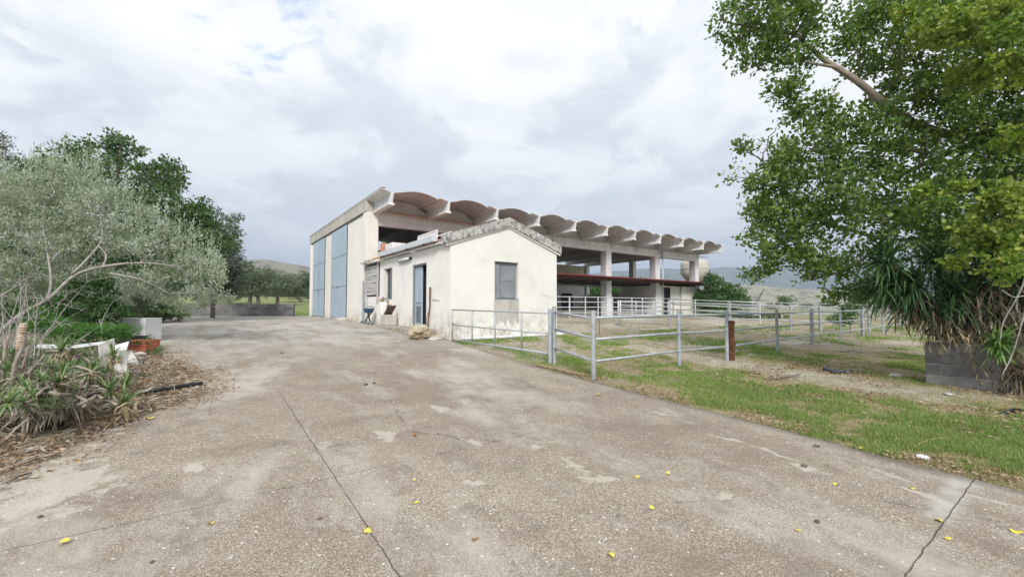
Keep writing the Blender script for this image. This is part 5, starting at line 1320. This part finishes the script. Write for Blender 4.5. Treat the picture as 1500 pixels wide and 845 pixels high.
litter('twig_litter', 2500, reg_l2, .13, M['deadgrey'], 'thin dry twigs scattered in the litter along the left yard edge', .05, .05)
def reg_r():
    y = random.uniform(-1, 6); x = 5.32 + abs(random.gauss(0, .28)); return (x, y, height(x, y)+.01) if noise.noise(Vector((x*1.5, y*1.5, 9))) > -.1 else None
litter('edge_litter', 2600, reg_r, .035, M['litter'], 'fine brown litter in the strip of soil along the right edge of the yard')
def reg_w():
    x = random.uniform(7.0, 11.5); y = random.uniform(.5, 4.5)
    return (x, y, height(x, y)+.012) if noise.noise(Vector((x*.9, y*.9, 19))) > .0 else None
litter('wall_litter', 2600, reg_w, .05, M['litter'], 'pale dead leaves scattered in the grass before the right hand block wall')

# ---- grass blades where the turf is
def grass(name, n, dens, hmin, hmax, mat, lab, thr):
    P = []; H = []
    tries = 0
    while len(P) < n and tries < n*12:
        tries += 1
        X, Y = dens()
        x, y, _ = W(X, Y)
        if in_yard(x, y, .02): continue
        g, p = masks(x, y)
        if not thr(g, p, x, y): continue
        P.append((x, y, height(x, y)-.005)); H.append(random.uniform(hmin, hmax)*(.55+.6*g))
    P = np.array(P); H = np.array(H)[:,None]; N = len(P)
    a = rng.random(N)*2*math.pi; s_ = np.stack([np.cos(a), np.sin(a), np.zeros(N)], axis=1)*(.0035+.10*H*.35*0+.0022*rng.random((N,1)))*np.clip(np.linalg.norm(P-np.array([0,0,1.5]), axis=1)[:,None]/5, .8, 4)
    l_ = rng.normal(size=(N,3))*np.array([.45,.45,0]); t_ = P + (l_ + np.array([0,0,1]))*H
    V = np.stack([P-s_, P+s_, t_], axis=1)
    return tag(polys(name, V, 3, mat), lab, 'grass', kind='stuff')
def d_near():
    b = random.uniform(.15, 1.3); Y = 3.2*math.exp(random.random()*1.35); return b*Y, Y
def d_mid():
    b = random.uniform(-.25, 1.25); Y = random.uniform(8, 24); return b*Y, Y
def d_left():
    b = random.uniform(-.95, -.45); Y = random.uniform(14, 34); return b*Y, Y
grass('lawn_grass', 110000, d_near, .022, .065, M['grass'], 'short green grass growing along the right side of the yard', lambda g, p, x, y: random.random() < sstep(.22, .80, g + .35*fbm(x, y, 2.6, 3)))
grass('dry_grass', 100000, d_near, .015, .05, M['drygrass'], 'sparse dry straw coloured grass in and beyond the lawn', lambda g, p, x, y: random.random() < .6-.4*p)
grass('corral_grass', 26000, d_mid, .03, .09, M['grass'], 'patchy green grass inside the corral', lambda g, p, x, y: random.random() < sstep(.25,.8,g) and not (HX < x < HX+HW and y > HY) and not (y > BY-.3 and x > BX))
grass('field_grass', 9000, d_left, .04, .12, M['grass'], 'green grass round the block wall at the far end of the yard', lambda g, p, x, y: g > .45 and y > 20)

# ================================================================ SMALL THINGS
# white planter box, black crate, terracotta planters, broken pale slabs
w0 = gp(213, 496)
def wall_panel(name, pts, th, mat, lab, cat, bevel=.01):
    """a slab whose face corners are surveyed points"""
    P = [Vector(p) for p in pts]; n = (P[1]-P[0]).cross(P[2]-P[0]).normalized()*th
    m_ = MB(); k = len(P); m_.v += [tuple(p) for p in P] + [tuple(p+n) for p in P]
    m_.f += [tuple(range(k)), tuple(range(2*k-1, k-1, -1))] + [(i, (i+1) % k, (i+1) % k+k, i+k) for i in range(k)]
    return tag(m_.build(name, mat, None, bevel=bevel), lab, cat)
Yw = 10.2
pb = thing('white_planter', tuple(at(190, 496, Yw)), 'white rectangular planter box standing at the yard edge under the dark thicket', 'planter')
a_, b__ = at(160, 470, Yw), at(213, 466, Yw-.05); dn = Vector((0,0,-1)); dirx = (b__-a_); dirx.z = 0; dirx.normalize(); nb_ = Vector((-dirx.y, dirx.x, 0))
Lx = (b__-a_).length; zt_ = b__.z; zb_ = gz(b__.x, b__.y)
m_ = MB(); c0 = a_.copy(); c0.z = 0
for off, ln_, wd, ax in ((0, Lx, .04, 0), (.42, Lx, .04, 0)):
    m_.obox(c0 + dirx*Lx/2 + nb_*(off+.02) + Vector((0,0,(zt_+zb_)/2)), dirx*Lx, nb_*wd, Vector((0,0,zt_-zb_)))
for s_ in (.02, Lx-.02): m_.obox(c0 + dirx*s_ + nb_*.23 + Vector((0,0,(zt_+zb_)/2)), dirx*.04, nb_*.378, Vector((0,0,zt_-zb_)))
m_.build('box', M['white'], pb, bevel=.008)
m_ = MB(); m_.obox(c0 + dirx*(Lx*.48) + nb_*-.003 + Vector((0,0,(zt_+zb_)/2)), dirx*.012, nb_*.01, Vector((0,0,zt_-zb_-.02))); m_.build('seam', M['galv_dull'], pb)
m_ = MB().obox(c0 + dirx*Lx/2 + nb_*.23 + Vector((0,0,zt_-.06)), dirx*(Lx-.09), nb_*.37, Vector((0,0,.04))); m_.build('soil', M['skirt'], pb)
def trough(name, px, py, Y, L, D_, H, mat, lab, cat, dirv=None, plants=None, tilt=0):
    c_ = at(px, py, Y); c_.z = gz(c_.x, c_.y)+.015; dv = (dirv or dirx).normalized(); nv = Vector((-dv.y, dv.x, 0))
    o = thing(name, tuple(c_), lab, cat); m_ = MB(); t_ = .022
    z = Vector((0,0,H/2))
    for s_ in (-1, 1): m_.obox(c_ + nv*s_*(D_/2) + z, dv*L, nv*t_, Vector((0,0,H))); m_.obox(c_ + dv*s_*(L/2-t_/2-.001) + z, dv*t_, nv*(D_-t_-.001), Vector((0,0,H-.002)))
    for s_ in (-1, 1): m_.obox(c_ + nv*s_*(D_/2+.012) + Vector((0,0,H-.018)), dv*(L+.03), nv*.022, Vector((0,0,.03)))
    m_.obox(c_ + Vector((0,0,.012)), dv*(L-.05), nv*(D_-.03), Vector((0,0,.02))); m_.build('trough', mat, o, bevel=.004)
    MB().obox(c_ + Vector((0,0,H*.8)), dv*(L-.05), nv*(D_-.03), Vector((0,0,.02))).build('soil', M['skirt'], o)
    if plants: polys('plant', np.concatenate([blades(c_ + dv*random.uniform(-.45,.45)*L + Vector((0,0,H)), (random.uniform(-.3,.6), -.3, .4), 12, .16, .012, 1, .5, 3, .02) for _ in range(plants)]), 4, M['l_carob'], o)
    return o
trough('black_crate', 189, 492, 9.6, .52, .30, .22, M['black'], 'black plastic crate standing before the white planter box', 'crate')
trough('clay_planter', 214, 503, 9.3, .42, .22, .19, M['pot'], 'rear terracotta trough with trailing plants by the yard edge', 'planter', plants=6)
trough('clay_planter', 204, 512, 8.75, .50, .22, .17, M['pot'], 'front terracotta trough with green trailing plants by the yard edge', 'planter', plants=10)
q = gp(222, 511, .05); stone('white_stone', (q.x, q.y, q.z), (.07,.05,.06), M['white'], 1.7, 'small white lump between the front terracotta trough and the weeds', 'stone')
q = gp(205, 520, .03); stone('rubble_stone', (q.x, q.y, q.z), (.12,.08,.06), M['whitestone'], 5.7, 'round grey stone in front of the terracotta troughs', 'stone')
polys_o = polys('weed', np.concatenate([blades(gp(random.uniform(215,238), random.uniform(512,522), .03), (0,0,.6), 14, .14, .010, 1, .5, 3, .02) for _ in range(12)]), 4, M['l_bush']); tag(polys_o, 'trailing green weed spilling onto the yard by the terracotta troughs', 'weed')
def sl(px, py, dY=0, base=None):
    return at(px, py, base+dY)
Yq = 6.6
wall_panel('broken_slab', [sl(144,504,.1,6.4), sl(168,495,.25,6.4), sl(170,529,.25,6.4), sl(148,545,0,6.4)], .05, M['whitestone'], 'grey upright broken slab behind the aloe rosette', 'slab')
wall_panel('curved_rim', [sl(60,504,.0,Yq+.3), sl(110,505,.1,Yq+.3), sl(160,499,.2,Yq+.3), sl(160,503,.2,Yq+.3), sl(110,510,.1,Yq+.3), sl(60,509,0,Yq+.3)], .08, M['white'], 'long white rim lying along the top of the bank', 'rim', .004)
wall_panel('white_basin', [sl(166,506,.3,Yq+.2), sl(190,499,.5,Yq+.2), sl(186,512,.4,Yq+.2), sl(170,516,.3,Yq+.2)], .20, M['white'], 'broken white basin lip between broken slabs and terracotta trough', 'basin')
wall_panel('broken_slab', [sl(174,513,.15,6.85), sl(193,512,.5,6.85), sl(211,543,.15,6.85), sl(193,550,-.15,6.85), sl(176,549,-.1,6.85)], .06, M['whitestone'], 'broad leaning pale slab on the right of the slab pile', 'slab')
wall_panel('broken_slab', [sl(165,533,0,6.15), sl(186,529,.1,6.15), sl(188,565,-.03,6.15), sl(170,564,-.05,6.15)], .05, M['whitestone'], 'narrow white slab standing lowest in the slab pile', 'slab')
wall_panel('broken_slab', [sl(150,544,.1,6.1), sl(168,540,.2,6.1), sl(176,560,.0,6.1), sl(160,566,-.05,6.1)], .05, M['whitestone'], 'squat pale slab left of the narrow white one', 'slab')
q = gp(124, 562, .2); wall_panel('broken_slab', [q+Vector((-.12,0,-.2)), q+Vector((.10,-.05,-.18)), q+Vector((.12,0,.12)), q+Vector((-.08,.05,.16))], .08, M['whitestone'], 'isolated pale slab fragment in the middle of the aloes', 'slab')
# hose, sticks
hs = [gp(x_, y_, .075) for x_, y_ in ((208,577),(232,571),(262,566),(296,561))]
tag(MB().tube(subdivide(hs, 3), .027, 8).build('black_pipe', M['black'], None, True), 'black plastic pipe lying across the leaf litter onto the yard', 'pipe')
def stick(P, r_, mat, lab, dz=.03, nm='stick', mb=None):
    m_ = MB(); limb(m_, [gp(x_, y_, dz) for x_, y_ in P], r_, r_*.5, 3, .006, 6); return tag(m_.build(nm, mat, None, True), lab, nm.replace('_', ' '))
stick([(0,690),(40,677),(86,667)], .020, M['bark_pale'], 'long pale stick lying in the litter at the lower left edge')
stick([(10,706),(30,699),(48,690)], .014, M['bark'], 'short brown stick at the very bottom of the left litter')
stick([(225,600),(260,588),(306,574)], .006, M['bark'], 'thin dark twig pointing right across the yard edge below the black pipe')
stick([(215,536),(228,533),(243,531)], .010, M['bark'], 'short dark stick by the upper litter')
stick([(0,612),(30,608),(60,600)], .012, M['bark_silver'], 'grey stick under the dark hollow of the aloe bank', .1)
stick([(640,635),(655,636),(672,643)], .005, M['bark'], 'thin curved dark twig in the middle of the yard', .02)
stick([(1122,556),(1150,553),(1172,549)], .022, M['bark'], 'dark stick lying in the grass beyond the yard edge', .02)
stick([(1085,545),(1105,546),(1118,549)], .012, M['rust'], 'thin red brown stick on the worn track left of the dark stick', .02)
stick([(1232,515),(1250,514),(1262,518)], .014, M['bark'], 'thin dark branch in the corral grass near the fence', .02)
stick([(1345,650),(1362,643),(1380,641)], .006, M['straw'], 'straw coloured stalk on the grass at the lower right', .02)
q = gp(1222, 543, .05); lg = thing('dark_log', tuple(q), 'charred dark log lying on the worn track', 'log'); m_ = MB(); limb(m_, [gp(1208,541,.05), gp(1224,544,.06), gp(1246,543,.04)], .05, .035, 3, .01, 8); m_.build('wood', M['door_frame'], lg, True); stick([(1208,538),(1215,536)], .02, M['bark'], 'snapped stub beside the charred dark log', .08)
for px, py, s_, mt, lab in ((1313,550,.09,'whitestone','flat pale stone before the right hand block wall'), (1398,563,.08,'concrete','pale stone at the foot of the right hand block wall'), (1352,669,.045,'white','white stone on the soil at the right edge of the yard'), (1390,577,.05,'whitestone','small pale stone on grass below the block wall')):
    q = gp(px, py, .02); stone('pale_stone', (q.x, q.y, q.z), (s_*1.4, s_, s_*.5), M[mt], px*.1, lab, 'stone')
kb_ = wall_panel('dark_sheet', [gp(1462,606,.02), gp(1486,598,.10), gp(1500,600,.06), gp(1500,606,.02), gp(1470,608,.01)], .01, M['black'], 'black torn sheet scrap on the grass at the right edge', 'scrap', .002)
tag(MB().bar(gp(786,534,.03), gp(856,549,.03), .05, .035).build('timber_edge', M['brown_patch'], bevel=.006), 'weathered timber strip along the yard edge at the foot of the fence corner', 'timber')
# pale broken kerb along the hut gable foot
m_ = MB(); 
for k in range(7):
    a = HX+.35+k*.56; m_.obox((a+.25, HY-.22-.03*(k % 3), gz(0, HY)+.03), (.50,.03*(k % 2),0), (0,.26,0), (0,0,.07))
tag(m_.build('broken_kerb', M['concrete'], bevel=.015), 'broken concrete kerb along the foot of the hut gable', 'kerb')
# hanging cord on the front fence
q = at(878, 457, 7.9)
tag(MB().tube(wobble([q, q-Vector((0,0,.12)), q-Vector((0,0,.25)), q-Vector((0,0,.42))], .006), .006, 5).build('cord', M['door_frame']), 'dark cord dangling from the top rail of the front fence', 'cord')
# fallen leaves, each its own
def leaf_mesh(mat, nm):
    m_ = MB(); n = 9; rim = []
    for k in range(n*2):
        a = 2*math.pi*k/(n*2); r_ = .5*(1-.12*math.cos(3*a))*(1 if k % 2 else .9); rim.append((.9*r_*math.cos(a), .75*r_*math.sin(a), .10*math.cos(2*a)+.12*r_*math.cos(a)))
    m_.add([(0,0,-.03)]+rim, [(0, 1+k, 1+(k+1) % (n*2)) for k in range(n*2)]); m_.tube([(-.42,0,.05), (-.75,.05,.06)], .015, 4)
    o = m_.build(nm, mat); return o
proto = leaf_mesh(M['yellowleaf'], 'fallen_leaf'); proto2 = leaf_mesh(M['brownleaf'], 'fallen_leaf')
spots = [(93,792,.062,0,'yellow fallen leaf nearest the lower left corner of the yard'), (309,765,.055,0,'yellow fallen leaf on the slab left of the long joint'), (538,777,.058,0,'yellow fallen leaf lying beside the long joint'), (608,735,.055,0,'yellow fallen leaf just right of the long joint'), (607,702,.035,0,'tiny yellow fallen leaf above the one right of the long joint'), (695,788,.05,1,'rust brown fallen leaf at the bottom centre of the yard'), (895,811,.055,0,'yellow fallen leaf nearest the bottom edge, right of centre'), (607,636,.06,1,'orange brown fallen leaf by the thin curved twig'), (933,697,.045,0,'left yellow leaf of a pair on the middle of the yard'), (978,692,.055,0,'right yellow leaf of a pair on the middle of the yard'), (955,743,.045,0,'greenish yellow leaf below the pair of yellow leaves'), (1225,708,.055,0,'yellow leaf near the pale patch at the right'), (1375,761,.07,0,'long yellow leaf touching the eastern joint'), (1387,787,.055,0,'yellow leaf just below the long one at the eastern joint'), (1488,777,.07,0,'yellow leaf nearest the right edge of the view'), (1262,655,.05,0,'yellow leaf at the right edge of the concrete'), (876,577,.06,0,'yellow leaf near the foot of the round fence post'), (1169,775,.04,0,'small yellow leaf left of the eastern joint'), (1335,714,.05,0,'yellow leaf on the pale patch by the eastern joint'), (221,611,.075,0,'yellow leaf in the litter at the yard edge'), (232,591,.06,0,'yellow leaf just below the black pipe'), (268,570,.06,0,'yellow leaf touching the black pipe')]
for i, (px, py, s_, kd, lab) in enumerate(spots):
    o = (proto2 if kd else proto)
    if not ((kd == 0 and i == 0) or (kd == 1 and px == 695)): o = o.copy(); col.objects.link(o)
    q = gp(px, py, .022 if px > 300 else .035); o.location = q; o.scale = (s_*1.0*random.uniform(.8,1.1),)*3; o.rotation_euler = (random.uniform(-.2,.2), random.uniform(-.2,.2), random.uniform(0,6.28)); tag(o, lab, 'leaf', 'fallen leaves on the yard')
for px, py, s_, lab in ((1196,653,.035,'dark clod on the yard near its right edge'), (1178,682,.03,'dark rounded dropping beside a pale patch on the yard'), (1197,763,.022,'small dark clod on the middle right of the yard'), (468,759,.016,'tiny dark pebble left of the long joint'), (223,822,.014,'tiny dark pebble at the bottom left of the yard'), (59,756,.016,'tiny dark pebble near the left edge of the yard'), (536,563,.04,'dark clod in the middle distance of the yard'), (413,517,.04,'dark clod on the left far part of the yard'), (548,561,.03,'smaller clod right beside the middle distance clod')):
    q = gp(px, py, .02); stone('dark_clod', (q.x, q.y, q.z), (s_*.9, s_*.7, s_*.5), M['slate'], px*.37, lab, 'clod', 2)
for o in list(bpy.data.objects):
    if '_o' in o: del o['_o']
